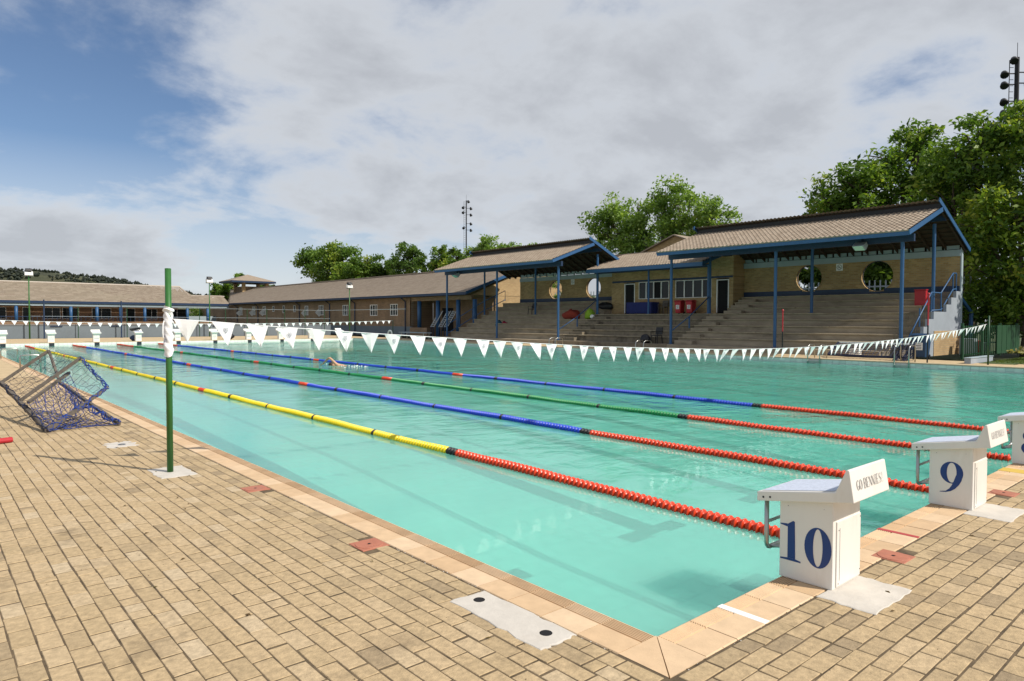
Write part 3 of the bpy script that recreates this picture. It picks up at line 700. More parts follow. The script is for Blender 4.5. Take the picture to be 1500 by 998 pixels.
# second line of flags far away, 5 m before the far end
bt2 = thing('flag_line', 'distant line of tiny white flags running low across the far end', 'bunting', (-1.5, 45, 1.5))
zf = lambda x: 1.60-.39*math.sin(PI*min(1, max(0, (x+4)/29.8)))**1.1 if x < 14 else 1.22+.23*((x-14)/11.8)**1.6
q = MB(); q.path([(-4+i*29.8/40, 45, zf(-4+i*29.8/40)) for i in range(41)], .009, 4); q.build('cord', m_flag, bt2)
x = -3.8
while x < 25.4:
    z = zf(x+.12); q = MB(); tp = (x+.13+random.uniform(-.04,.04), 45+random.uniform(-.05,.05), z-.24)
    q.face([(x,45,z+.01),(x+.12,45,z),tp]); q.face([(x+.12,45,z),(x+.27,45,z+.01),tp]); q.build('flag', m_flag, bt2, fix=False); x += .52
pole('flag_pole', 'thin pole at the end of the distant flags, in front of the brick house', 25.8, 45, 1.5, .03, m_dgreen, 'pole')
for lab, yy, h in (('thin pole with a red top by the far pool edge, before the concrete steps', 12.6, 1.95), ('thin red and black pole rising before the stair railing', 7.0, 2.5)):
    t = thing('marker_pole', lab, 'pole', (25.42, yy, 0))
    MB().tube((25.42,yy,0),(25.42,yy,h*.55), .026, 8).build('shaft', m_black, t); MB().tube((25.42,yy,h*.55),(25.42,yy,h), .027, 8).build('red_section', m_red, t)
    MB().lathe((25.42,yy,h), [(0,.045),(.03,.05),(.06,.03),(.07,.004)], 8).build('knob', m_red, t)

# ------------------------------------------------------------------ water polo goal lying on the deck
g = dict(F=(-1.36,8.91,.03), G=(-.5,8.97,.03), D=(-1.62,11.8,.48), E=(-1.49,10.5,.30), A=(-.97,11.8,.98), B=(-.70,10.6,.90), C=(-.56,9.4,.52), J=(-.89,9.2,.31), K=(-.90,11.2,.48), H=(-.83,10.8,.66), I=(-1.46,9.9,.32))
V = {k: Vector(v) for k, v in g.items()}
gt = thing('goal_frame', 'tipped water polo goal of brown timber with tangled blue netting on the left deck', 'goal', (-1.0, 10.0, 0))
for a, c, wd in (('D','A',.05),('A','K',.035),('E','B',.048),('I','H',.042),('C','J',.04),('J','F',.05),('K','G',.045),('D','F',.05)):
    MB().bar(V[a], V[c], wd, wd*.9).build('timber', m_wood, gt)
def wrap(a, c, r, name, m, turns=9, seed=0):
    rnd = random.Random(seed); d = (c-a); u = d.cross(Vector((0,0,1))).normalized(); w_ = d.cross(u).normalized()
    q = MB()
    for s in range(4):
        ph = rnd.uniform(0, 6); pts = []; n = turns*5
        for i in range(n+1):
            f = i/n; t = ph+f*turns*(1.3+.5*s)*(1 if s % 2 else -1); rr = r*(.7+.5*rnd.random()); pts.append(a+d*f+(u*math.cos(t)+w_*math.sin(t))*rr)
        q.path(pts, .0065, 5)
    q.build(name, m, gt, smooth=True)
wrap(V['B'], V['C'], .026, 'wound_net', m_net, 9, 1); wrap(V['C'], V['J'], .026, 'wound_net', m_net, 8, 2); wrap(V['J'], V['G'], .042, 'wound_net', m_net, 8, 3); wrap(V['D'], V['F'], .035, 'wound_net', m_netd, 12, 4)
wrap(V['J'], V['F'], .03, 'wound_net', m_net, 8, 5)
def net(a, b_, c, d, nu, nv, sag, m, r=.0042, seed=0):
    rnd = random.Random(seed); q = MB(); P = {}
    for i in range(nu+1):
        for j in range(nv+1):
            u, v = i/nu, j/nv; p = a.lerp(b_, u).lerp(d.lerp(c, u), v); k = math.sin(PI*u)*math.sin(PI*v)
            e = .6 if 0 < i < nu and 0 < j < nv else .08
            P[i, j] = p+Vector((rnd.uniform(-.05,.05)*e, rnd.uniform(-.07,.07)*e, rnd.uniform(-.05,.04)*e-sag*k))
            P[i, j].z = max(.012, P[i, j].z)
    for i in range(nu+1): q.path([P[i, j] for j in range(nv+1)], r, 4)
    for j in range(nv+1): q.path([P[i, j] for i in range(nu+1)], r, 4)
    q.build('net', m, gt, kind='stuff')
net(V['D'], V['A'], V['B'], V['E'], 9, 10, .08, m_netd, .0026, 1)
net(V['E'], V['B'], V['C'], V['J'], 9, 9, .04, m_netd, .0022, 2)
net(V['I'], V['H'], V['J'], V['F'], 11, 9, .12, m_net, .0036, 3)
net(V['F'], V['J'], V['K'], V['G'], 10, 10, .12, m_net, .0040, 4)
net(V['F'], V['I'], V['K'], V['G'], 12, 10, .22, m_netd, .0032, 5)
t = MB().tube((-2.45,8.13,.035),(-1.79,8.33,.035), .034, 12).build('foam_tube', m_red, loc=(-2.1,8.2,0), label='red foam tube end lying on the paving at the picture edge', cat='foam tube')
for yy, lab in ((23.9,'bent steel grab rail at the pool edge, nearer of the pair behind the goal'),(30.2,'bent steel grab rail at the pool edge, farther of the pair behind the goal')):
    q = MB(); x0, x1 = -.22, .30
    q.path([(x0,yy,0),(x0,yy,.30),(x0+.02,yy,.355),(x0+.07,yy,.38),(x1-.07,yy,.38),(x1-.02,yy,.355),(x1,yy,.30),(x1,yy,-.15)], .024, 10)
    q.path([(x0,yy+.55,0),(x0,yy+.55,.30),(x0+.02,yy+.55,.355),(x0+.07,yy+.55,.38),(x1-.07,yy+.55,.38),(x1-.02,yy+.55,.355),(x1,yy+.55,.30),(x1,yy+.55,-.15)], .024, 10) if False else None
    q.build('grab_rail', m_steel, loc=(x0,yy,0), label=lab, cat='handrail', group='steel grab rails on the left pool edge', smooth=True)
# ladders on the far side
def ladder(y, lab, m, h=.55):
    t = thing('pool_ladder', lab, 'ladder', (25.1, y, 0), 'pool ladders on the far side')
    for s in (-.25, .25):
        MB().path([(25.55,y+s,0),(25.55,y+s,h-.08),(25.48,y+s,h),(25.1,y+s,h),(24.97,y+s,h-.06),(24.93,y+s,h-.18),(24.93,y+s,-.5)], .022, 8).build('rail', m, t, smooth=True)
    for z in (-.12, -.38): MB().box(24.87,24.97,y-.24,y+.24,z,z+.03).build('rung', m, t)
ladder(11.0, 'steel pool ladder below the middle of the grandstand', m_steel)
ladder(7.7, 'steel pool ladder below the blue bin, tangled with blue netting', m_steel, .62)
ladder(26.2, 'small pool ladder far along the opposite edge', m_steel, .5)
ladder(19.9, 'pool ladder on the opposite edge below the kiosk steps', m_steel, .5)

# ------------------------------------------------------------------ swimmer
sw = thing('person', 'swimmer doing front crawl between the green and the outer blue rope', 'person', (9.1, 21.6, WZ))
bm = bmesh.new()
def sk(pts, edges, rad, name, m, parent, sub=2):
    me = bpy.data.meshes.new(name); o0 = Vector(ORG[parent.name]); me.from_pydata([tuple(Vector(p)-o0) for p in pts], edges, []); me.materials.append(m)
    o = link(name, me, parent); md = o.modifiers.new('skin', 'SKIN'); me.skin_vertices.new() if not me.skin_vertices else None
    for i, r in enumerate(rad): me.skin_vertices[0].data[i].radius = (r, r)
    me.skin_vertices[0].data[0].use_root = True
    md.use_smooth_shade = True; s = o.modifiers.new('sub', 'SUBSURF'); s.levels = sub; s.render_levels = sub
    return o
# heading back towards the start: body along -y, arm swung over
bx, by, bz = 9.25, 21.55, WZ
pts = [(bx+.55,by-1.0,bz-.24),(bx+.38,by-.62,bz-.19),(bx+.22,by-.25,bz-.12),(bx+.08,by+.02,bz-.06),(bx-.02,by+.16,bz-.03),(bx-.10,by+.32,bz+.0),   # pelvis..head
       (bx-.10,by-.02,bz+.06),(bx-.30,by+.12,bz+.30),(bx-.37,by+.38,bz+.13),(bx-.40,by+.47,bz+.05),                                   # raised arm
       (bx+.25,by+.15,bz-.12),(bx+.22,by+.62,bz-.25),
       (bx+.62,by-1.42,bz-.22),(bx+.72,by-1.85,bz-.2),(bx+.52,by-1.42,bz-.20),(bx+.50,by-1.85,bz-.28)]
edges = [(0,1),(1,2),(2,3),(3,4),(4,5),(3,6),(6,7),(7,8),(8,9),(3,10),(10,11),(0,12),(12,13),(0,14),(14,15)]
rad = [.13,.12,.14,.11,.055,.095,.06,.047,.036,.03,.06,.04,.075,.045,.075,.045]
sk(pts, edges, rad, 'body', m_skin, sw)
q = MB(); q.lathe((bx-.12,by+.35,bz+.03), [(-.06,.075),(-.02,.10),(.03,.095),(.07,.06),(.085,.005)], 12); q.build('hair', mat('dark_hair', (.05,.035,.025), .6), sw, smooth=True)
q = MB()
for k in range(5):
    a = R(-28+14*k); l = (.07,.085,.09,.085,.06)[k]; p0 = Vector((bx-.405,by+.485,bz+.045)); d = Vector((-.35+.25*math.sin(a), .75, -.55+.1*k)).normalized()
    q.path([p0+Vector((.012*(k-2),0,0)), p0+Vector((.014*(k-2),0,0))+d*l*.55, p0+Vector((.014*(k-2),0,0))+d*l+Vector((0,0,-.015))], [.011,.01,.006], 6)
q.build('fingers', m_skin, sw, smooth=True)
q = MB(); rnd = random.Random(4)
for k in range(46):
    a = rnd.uniform(0, 6.28); d = abs(rnd.gauss(0, .4)); x_, y_ = bx+.25+d*math.cos(a)*.9+(.5 if k % 3 else 0)*rnd.random(), by-.5*rnd.random()+d*math.sin(a)*1.6-(.9*rnd.random() if k % 2 else 0); s_ = rnd.uniform(.008,.03)
    q.lathe((x_,y_,WZ-.004), [(0,s_),(.006+.5*s_*rnd.random(),s_*.7),(.012+.6*s_,.002)], 5)
q.build('splash', m_flag, sw, kind='stuff', smooth=True)

# ------------------------------------------------------------------ grandstands
def wall_with_holes(mb, x, y0, y1, z0, z1, holes, th=.24):
    """brick wall in the plane X=x with round openings; th is its depth"""
    holes = sorted(holes); cuts = [y0]
    for cy, cz, r in holes: cuts += [cy-r*1.25, cy+r*1.25]
    cuts.append(y1)
    for i in range(0, len(cuts), 2): mb.box(x, x+th, cuts[i], cuts[i+1], z0, z1)
    for cy, cz, r in holes:
        a, c = cy-r*1.25, cy+r*1.25; lo, hi = cz-r*1.25, cz+r*1.25
        mb.box(x, x+th, a, c, z0, lo); mb.box(x, x+th, a, c, hi, z1)
        n = 40
        for k in range(n):
            p = []
            for t in (2*PI*k/n, 2*PI*(k+1)/n):
                u, v = math.cos(t), math.sin(t); m_ = max(abs(u), abs(v)); p.append(((cy+r*u, cz+r*v), (cy+r*1.25*u/m_, cz+r*1.25*v/m_)))
            for xx in (x, x+th): mb.face([(xx,*p[0][0]),(xx,*p[1][0]),(xx,*p[1][1]),(xx,*p[0][1])])
            mb.face([(x,*p[0][0]),(x,*p[1][0]),(x+th,*p[1][0]),(x+th,*p[0][0])])
def roof_sheet(mb, y0, y1, xa, za, xb, zb, pitch=.21, rows=13, amp=.05, step=.028, tone=None):
    """profiled roof tiles: waves along Y and a step at every course"""
    nw = max(1, int(round((y1-y0)/pitch))); seg = 4
    for r in range(rows):
        f0, f1 = r/rows, (r+1)/rows+.012; base = len(mb.v); cols = []
        for k in range(nw*seg+1):
            y = y0+(y1-y0)*k/(nw*seg); ph = (k % seg)/seg; h = amp*(1-abs(2*((ph+.5) % 1)-1)*1.0)
            mb.v.append((xa+(xb-xa)*f0, y, za+(zb-za)*f0+h+step)); mb.v.append((xa+(xb-xa)*f1, y, za+(zb-za)*f1+h)); mb.v.append((xa+(xb-xa)*f0, y, za+(zb-za)*f0-.01))
        tn = [random.random() for _ in range(nw+1)]
        for k in range(nw*seg):
            i = base+3*k; mb.f.append((i, i+3, i+4, i+1)); mb.m.append(0); mb.t.append(tn[k//seg]); mb.f.append((i+2, i+5, i+3, i)); mb.m.append(0); mb.t.append(tn[k//seg])
X_K = [28.7+.75*k for k in range(8)]; Z_K = [.62+.327*k for k in range(8)]
XW = 34.5
def seat_rows(t, y0, y1, ks, m, ymod=None):
    for k in ks:
        q = MB(); a, c = (y0, y1) if ymod is None else ymod(k)
        x1 = X_K[k+1]+.02 if k < 7 else XW
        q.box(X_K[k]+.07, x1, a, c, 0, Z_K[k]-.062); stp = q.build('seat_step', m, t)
        y = a
        while y < c-.05:                                            # cast edge slabs with slightly uneven joints
            e = min(c, y+random.uniform(2.2, 3.4)); e = c if c-e < 1 else e; d = random.uniform(-.008, .008)
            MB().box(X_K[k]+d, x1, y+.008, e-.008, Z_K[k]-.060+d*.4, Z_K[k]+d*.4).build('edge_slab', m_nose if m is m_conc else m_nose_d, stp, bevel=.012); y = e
    q = MB(); q.box(27.72, 28.75, y0, y1, -.05, .25); q.build('front_step', m, t, bevel=.012)
def post(t, x, y, z0, z1, r=.075, name='post', m=None):
    q = MB(); q.tube((x,y,z0),(x,y,z1), r, 12); q.box(x-.12, x+.12, y-.12, y+.12, z0, z0+.02); return q.build(name, m or m_blue, t, smooth=False)
def rail(t, pts, name='handrail', m=None, r=.03): return MB().path(pts, r, 8).build(name, m or m_blue, t, smooth=True)

def stand_roof(t, y0, y1, ze, dz=0):
    xf, xa, xr = 27.4, 31.05, 35.0; za, zr = ze+1.29, ze-.18
    q = MB(); roof_sheet(q, y0, y1, xf-.06, ze+.01, xa, za); q.build('front_roof_tiles', m_tile, t, kind='stuff')
    q = MB(); roof_sheet(q, y0, y1, xr, zr, 30.85, za+.33, rows=14); q.build('rear_roof_tiles', m_tile, t, kind='stuff')
    q = MB(); q.face([(xf,y0,ze-.03),(xf,y1,ze-.03),(xa,y1,za-.03),(xa,y0,za-.03)]); q.face([(xr,y0,zr-.03),(xr,y1,zr-.03),(30.9,y1,za+.28),(30.9,y0,za+.28)])
    q.build('roof_lining', m_ceil, t, fix=False)
    MB().box(xa-.03, xa+.05, y0+.02, y1-.02, za-.06, za+.31).build('clerestory_strip', m_black, t)  # riser coloured black to paint in the shade on its face
    MB().box(xf-.04, xf-.005, y0, y1, ze-.16, ze+.02).build('eaves_board', m_blue, t)
    for y, s in ((y0, -1), (y1, 1)):
        for p, c in (((xf-.05,y,ze-.06),(xa+.12,y,za-.02)), ((30.72,y,za+.36),(xr+.06,y,zr-.05))):
            MB().bar((p[0],p[1]+s*.018,p[2]),(c[0],c[1]+s*.018,c[2]), .036, .19).build('barge_board', m_blue, t)
    MB().box(28.22, 28.38, y0+.1, y1-.1, ze-.32, ze-.02).build('front_beam', m_dkblue, t)
    MB().box(31.92, 32.08, y0+.1, y1-.1, za-.42, za-.2).build('middle_beam', m_dkblue, t)
    n = int((y1-y0)/.72)
    for k in range(n+1):
        y = y0+.12+(y1-y0-.24)*k/n; q = MB()
        q.bar((xf+.05,y,ze-.09),(xa,y,za-.11), .055, .14); q.bar((31.1,y,za+.16),(xr-.1,y,zr-.12), .055, .15); q.build('rafter', m_ceil, t)
    q = MB()
    for k in range(11):
        f = (k+.5)/11; x = xr+(30.9-xr)*f; z = zr+(za+.28-zr)*f-.06; q.box(x-.025, x+.025, y0+.03, y1-.03, z-.025, z+.015)
    q.build('tile_batten', m_ceil, t, kind='stuff')
def rear_wall(t, y0, y1, holes, signy, signlab):
    q = MB(); wall_with_holes(q, XW, y0, y1, 2.6, 4.6, holes); q.build('brick_wall', m_brickY, t, fix=False)
    MB().box(XW+.01, XW+.23, y0, y1, 0, 2.598).build('wall_base', m_grey, t)
    q = MB(); cuts = [y0]+[v for h in sorted(holes) for v in (h[0]-.36, h[0]+.36)]+[y1]
    for i in range(0, len(cuts), 2): q.box(XW-.03, XW-.002, cuts[i], cuts[i+1], 2.885, 3.2)
    for h in holes: q.box(XW-.026, XW-.002, h[0]-.359, h[0]+.359, 2.885, h[1]-h[2]-.02)
    q.build('skirting_band', m_dkblue, t, kind='stuff')
    MB().box(XW-.06, XW+.25, y0, y1, 4.602, 4.9).build('wall_plate', m_pale, t)
    n = int((y1-y0)/.72); 
    for k in range(n):
        a = y0+(y1-y0)*k/n; MB().box(XW+.02, XW+.06, a+.05, a+(y1-y0)/n-.05, 4.93, 5.16).build('infill_panel', m_pale, t)
    for cy, cz, r in holes:
        q = MB()
        for k in range(34):                                        # ring of bricks set on edge
            a = 2*PI*k/34; d = .075; c0, c1 = r+.008, r+.10
            P = lambda rr, tt, xx: (xx, cy+rr*math.cos(tt), cz+rr*math.sin(tt))
            w_ = PI/34*.86; q.mesh([P(c0,a-w_,XW-.012),P(c0,a+w_,XW-.012),P(c1,a+w_,XW-.012),P(c1,a-w_,XW-.012),P(c0,a-w_,XW+.01),P(c0,a+w_,XW+.01),P(c1,a+w_,XW+.01),P(c1,a-w_,XW+.01)], [(0,1,2,3),(0,4,5,1),(2,6,7,3),(1,5,6,2),(3,7,4,0)])
        wn = q.build('round_window', m_brickY, t)
        q = MB(); q.path([(XW+.14,cy+r*.985*math.cos(2*PI*k/28),cz+r*.985*math.sin(2*PI*k/28)) for k in range(29)], .022, 5); q.build('frame', m_dkblue, wn)
    s_ = thing('wall_sign', signlab, 'sign', (XW, signy, 4.4))
    z = 4.38; MB().box(XW-.022, XW-.004, signy-.17, signy+.17, z-.19, z+.19).build('plate', m_white, s_)
    q = MB(); q.stroke(ring(0,0,.125,.125,24), .022, lambda u, v: (XW-.0235,signy-u,z+v), True); q.stroke([(-.08,.08),(.08,-.08)], .024, lambda u, v: (XW-.0242,signy-u,z+v)); q.stroke([(-.06,-.05),(0,.03),(.06,-.04)], .03, lambda u, v: (XW-.0232,signy-u,z+v))
    q.build('symbol', m_ink, s_, fix=False)
def lamp(x, y, z, lab):
    t = thing('floodlight', lab, 'floodlight', (x, y, z), 'floodlights under the stand roofs')
    q = MB(); q.prism([(x-.34,z-.14),(x-.02,z-.30),(x+.16,z-.10),(x+.02,z+.06)], y-.24, y+.24, 'y'); q.build('housing', m_grey, t, bevel=.02)
    q = MB(); q.mesh([(x-.345,y-.20,z-.15),(x-.345,y+.20,z-.15),(x-.035,y+.20,z-.315),(x-.035,y-.20,z-.315)], [(0,1,2,3)]); q.build('lens', mat('lamp_lens', (.38,.62,.55), .15, spec=.8), t, fix=False)
    MB().box(x-.03, x+.12, y-.03, y+.03, z+.04, z+.20).build('bracket', m_dkblue, t)

# --- nearer stand
st = thing('grandstand', 'nearer open grandstand with tiled roof, blue posts and two round windows', 'grandstand', (31, 14.5, 0))
Y0, Y1 = 8.55, 20.5
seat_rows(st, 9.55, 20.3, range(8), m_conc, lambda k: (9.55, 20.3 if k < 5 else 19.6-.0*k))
for y in (8.93, 14.48, 20.45):
    post(st, 28.3, y, .25, 4.98); post(st, 32.0, y, Z_K[4], 5.9)
rear_wall(st, 8.6, 19.75, [(15.85,3.87,.72),(12.3,3.83,.77)], 14.19, 'small white no-smoking style sign between the two round windows of the nearer stand')
stand_roof(st, 8.38, 20.7, 5.13)
lamp(28.05, 10.5, 4.86, 'pale green floodlight under the eaves of the nearer stand')
# end wall, its top cut into steps
prof = [(29.4,0),(34.62,0),(34.62,2.93),(33.87,2.93),(33.87,2.62),(33.2,2.62),(33.2,2.29),(32.56,2.29),(32.56,1.95),(30.95,1.95),(30.95,1.62),(30.3,1.62),(30.3,1.29),(29.75,1.29),(29.75,.95),(29.4,.95)]
MB().prism([(x, z) for x, z in prof], 8.552, 8.68, 'y').build('end_wall', m_grey, st)
MB().box(30.98, 34.63, 8.53, 8.5515, 0, 1.10).build('brick_panel', m_brickX, st)
MB().box(34.50, 34.74, 8.545, 8.599, 0, 5.0).build('corner_pier', m_white if False else m_pale, st)
for x0, x1, z in ((29.75,30.3,1.27),(30.3,30.95,1.60),(30.95,32.56,1.93),(32.56,33.2,2.27),(33.2,33.87,2.60),(33.87,34.48,2.91),(29.2,29.75,.93)):
    MB().box(x0, x1+.01, 8.685, 9.54, 0, z).build('stair_step', m_conc_d, st)
yy = 8.66; H = .85
for y in (8.72,):
    rail(st, [(28.45,y,.75),(30.0,y,1.55+.38),(31.15,y,1.95+H),(32.35,y,1.95+H),(32.42,y,2.0+H),(33.95,y,2.93+H),(34.4,y,2.93+H)])
    rail(st, [(28.9,y,.35),(31.0,y,1.6),(31.15,y,2.0),(32.35,y,2.05),(32.5,y,2.1),(33.95,y,3.02),(34.4,y,3.05)], 'lower_rail')
    for x, z0, z1 in ((29.75,1.29,2.08),(31.15,1.95,2.8),(32.38,1.95,2.82),(33.95,2.93,3.80),(34.4,2.93,3.78)): MB().tube((x,y,z0),(x,y,z1), .03, 8).build('baluster', m_blue, st)
    q = MB()
    for k in range(22):
        x = 29.2+k*.23; f = (x-28.45)/5.5; q.tube((x,y,.55+f*2.45+.0),(x,y,.95+f*2.8), .006, 4)
    q.build('mesh_infill', m_dkblue, st, kind='stuff')
# --- middle steps with the kiosk
ks = thing('kiosk', 'low brick kiosk with white framed windows under its own small tiled roof, between the stands', 'kiosk', (33.4, 24.5, 2))
ct = thing('terrace', 'dark weathered concrete steps leading up to the kiosk between the stands', 'steps', (30, 24.6, 0))
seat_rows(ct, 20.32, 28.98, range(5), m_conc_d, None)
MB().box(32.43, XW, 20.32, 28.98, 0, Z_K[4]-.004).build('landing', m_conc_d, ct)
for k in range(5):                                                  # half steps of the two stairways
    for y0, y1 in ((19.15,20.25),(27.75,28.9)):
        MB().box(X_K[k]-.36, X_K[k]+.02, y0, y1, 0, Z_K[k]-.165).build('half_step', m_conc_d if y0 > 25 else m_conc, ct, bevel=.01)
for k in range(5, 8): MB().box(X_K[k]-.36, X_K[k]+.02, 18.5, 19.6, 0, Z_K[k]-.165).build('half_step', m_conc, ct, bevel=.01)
for y, lab in ((20.45,''),(29.05,'')):
    rail(ct, [(28.35,y,.95),(30.0,y,1.75),(32.0,y,2.95)]); MB().tube((30.0,y,1.1),(30.0,y,1.78), .045, 8).build('rail_post', m_blue, ct)
XK = 33.35
D = [(20.05,20.86,2.0,3.96,'door'),(21.2,23.78,2.92,4.02,'w'),(24.28,26.67,2.92,4.03,'w'),(27.0,27.88,2.0,3.96,'door')]
q = MB(); prev = 19.77
for a, c, z0, z1, k in D:
    q.box(XK, XK+.2, prev, a, 1.9, 4.04); prev = c
    if k == 'w': q.box(XK, XK+.2, a, c, 1.9, z0)
q.box(XK, XK+.2, prev, 29.0, 1.9, 4.04); q.box(XK, XK+.2, 19.77, 29.0, 4.04, 5.3); q.box(XK+.2, XW+.3, 19.77, 19.99, 1.9, 5.6); q.box(XK+.2, XW+.3, 28.8, 29.0, 1.9, 5.3)
q.build('brick_wall', m_brickY, ks)
MB().box(XK-.012, XK-.001, 19.8, 28.95, 4.05, 4.17).build('lintel_band', m_dkblue, ks)
MB().box(XK+1.0, XK+1.05, 19.99, 28.8, 1.95, 5.2).build('inner_wall', m_dark, ks)
for a, c, z0, z1, k in D:
    if k == 'door':
        f = MB()
        for y in (a+.025, c-.025): f.box(XK-.02, XK+.08, y-.03, y+.03, z0, z1)
        f.box(XK-.018, XK+.08, a, c, z1-.05, z1+.003); fr = f.build('door_frame', m_white, ks, kind='stuff')
        MB().box(XK+.06, XK+.1, a+.05, c-.05, z0, z1-.05).build('door', m_dark, ks)
    else:
        n = 4
        for i in range(n):
            y0, y1 = a+(c-a)*i/n, a+(c-a)*(i+1)/n; f = MB(); b_ = .035
            f.box(XK-.02, XK+.05, y0, y0+b_, z0, z1); f.box(XK-.02, XK+.05, y1-b_, y1, z0, z1); f.box(XK-.018, XK+.05, y0+b_, y1-b_, z0, z0+b_); f.box(XK-.018, XK+.05, y0+b_, y1-b_, z1-b_, z1)
            wf = f.build('window_frame', m_white, ks, kind='stuff')
            MB().box(XK+.02, XK+.03, y0+b_, y1-b_, z0+b_, z1-b_).build('pane', m_glass if not (a > 24 and i == 1) else m_dark, ks)
q = MB(); roof_sheet(q, 20.45, 29.35, 31.2, 4.86, 35.1, 6.1, rows=12); q.build('roof_tiles', m_tile, ks, kind='stuff')
q = MB(); q.face([(31.25,20.5,4.82),(31.25,29.3,4.82),(35.1,29.3,6.05),(35.1,20.5,6.05)]); q.build('roof_lining', m_ceil, ks, fix=False)
MB().box(31.16, 31.2, 20.42, 29.38, 4.64, 4.87).build('eaves_board', m_blue, ks)
for y in (20.43, 29.37): MB().bar((31.2,y,4.78),(35.12,y,6.02), .036, .19).build('barge_board', m_blue, ks)
MB().box(31.9, 32.1, 20.5, 29.3, 4.62, 4.80).build('beam', m_dkblue, ks)
for y in (20.5, 24.8, 29.05): post(ks, 31.95, y, Z_K[4], 4.75, .06 if y == 24.8 else .085)
MB().box(35.1, 35.5, 20.45, 30.5, 5.9, 6.2).build('ridge_gutter', m_tile, ks)
# --- farther stand
s2 = thing('grandstand', 'farther open grandstand with tiled roof, blue posts and two round windows, left of the kiosk', 'grandstand', (31, 35.2, 0))
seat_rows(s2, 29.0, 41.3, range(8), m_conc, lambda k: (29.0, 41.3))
for y in (29.1, 35.2, 41.2):
    post(s2, 28.3, y, .25, 5.1); post(s2, 32.0, y, Z_K[4], 5.95)
rear_wall(s2, 29.0, 39.7, [(35.63,3.86,.70),(31.75,3.86,.72)], 33.8, 'small white no-smoking style sign between the two round windows of the farther stand')
stand_roof(s2, 28.68, 41.5, 5.27)
lamp(28.05, 39.6, 5.0, 'pale green floodlight under the eaves of the farther stand')
rail(s2, [(28.4,41.35,1.15),(31.9,41.35,2.95),(34.3,41.35,3.95),(34.3,41.35,3.1)]); rail(s2, [(28.4,41.35,.45),(31.9,41.35,2.2),(34.3,41.35,3.2)], 'lower_rail')
for x, z in ((29.6,1.0),(30.9,1.6),(33.2,2.7)): MB().tube((x,41.35,z),(x,41.35,z+.85), .035, 8).build('rail_post', m_blue, s2)
q = MB(); roofp = None
# --- brick gable house behind the kiosk
gh = thing('gable_house', 'brick gable end with a small white vent rising behind the kiosk roof', 'house', (41, 29.35, 0))
q = MB(); q.prism([(25.5,0),(33.2,0),(33.2,6.55),(29.35,7.93),(25.5,6.55)], 41, 49, 'x'); q.build('wall', m_brickF if False else m_brickY, gh)
for s_ in (-1, 1):
    q = MB(); q.bar((40.75,29.35,8.0),(49.2,29.35,8.0), .01); q = MB(); q.prism([(29.35,7.96),(29.35+s_*4.2,6.45),(29.35+s_*4.2,6.53),(29.35,8.05)], 40.75, 49.2, 'x'); q.build('roof', m_tile, gh)
q = MB(); q.box(40.95, 40.995, 28.35, 28.95, 7.1, 7.35); q.build('vent', m_white, gh)

# ------------------------------------------------------------------ long brick house and the far wing
lh = thing('long_house', 'long low brick house with tan tiled roof and many white windows beside the pool', 'building', (31.6, 70, 0))
XL, XE, ZE = 31.62, 30.95, 3.76
wins = [(94.7,1.0,2.1,3.2,1),(89.9,1.0,2.1,3.2,1),(86.3,1.0,2.1,3.2,1),(83.3,.6,2.5,3.2,0),(80.1,.6,2.3,3.2,0),(76.9,.6,2.4,3.2,0),(73.6,.95,2.0,3.1,1),(69.8,1.15,2.0,3.1,1),(64.1,1.2,1.95,3.05,1),(58.2,1.4,1.9,3.0,1),(54.4,1.32,1.9,3.0,1)]
YG, YV = 42.45, 51.4
q = MB(); prev = 116.
for yc, wd, z0, z1, k in wins:
    q.box(XL, XL+.24, yc+wd/2, prev, .9, 3.55); q.box(XL, XL+.24, yc-wd/2, yc+wd/2, .9, z0); q.box(XL, XL+.24, yc-wd/2, yc+wd/2, z1, 3.55); prev = yc-wd/2
q.box(XL, XL+.24, YV, prev, .9, 3.55)
q.box(XL, XL+.24, YG, YV, 3.2, 3.55)
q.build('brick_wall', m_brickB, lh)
MB().box(XL-.03, XL+.2, YV, 97, 0, .898).build('plinth', m_greywall, lh)
for yc, wd, z0, z1, k in wins:
    f = MB(); y0, y1 = yc-wd/2, yc+wd/2; b_ = .06; fx0, fx1 = XL-.03, XL+.06
    f.box(fx0, fx1, y0, y0+b_, z0, z1); f.box(fx0, fx1, y1-b_, y1, z0, z1); f.box(fx0+.004, fx1, y0+b_, y1-b_, z0, z0+b_); f.box(fx0+.004, fx1, y0+b_, y1-b_, z1-b_, z1)
    if k:
        f.box(fx0+.008, fx1, y0+wd*.33-.025, y0+wd*.33+.025, z0+b_, z1-b_); f.box(fx0+.008, fx1, y0+wd*.67-.025, y0+wd*.67+.025, z0+b_, z1-b_); f.box(fx0+.012, fx1, y0+b_, y1-b_, (z0+z1)/2-.02, (z0+z1)/2+.02)
    wf = f.build('window', m_white, lh)
    MB().box(XL+.05, XL+.07, y0+b_, y1-b_, z0+b_, z1-b_).build('pane', m_glass, wf)
    if k and yc > 66: MB().bar((XL-.02,yc+wd*.15,z0+.45),(XL-.42,yc+wd*.15,z0+.05), wd*.6, .03, (0,1,0)).build('open_sash', m_white, wf)
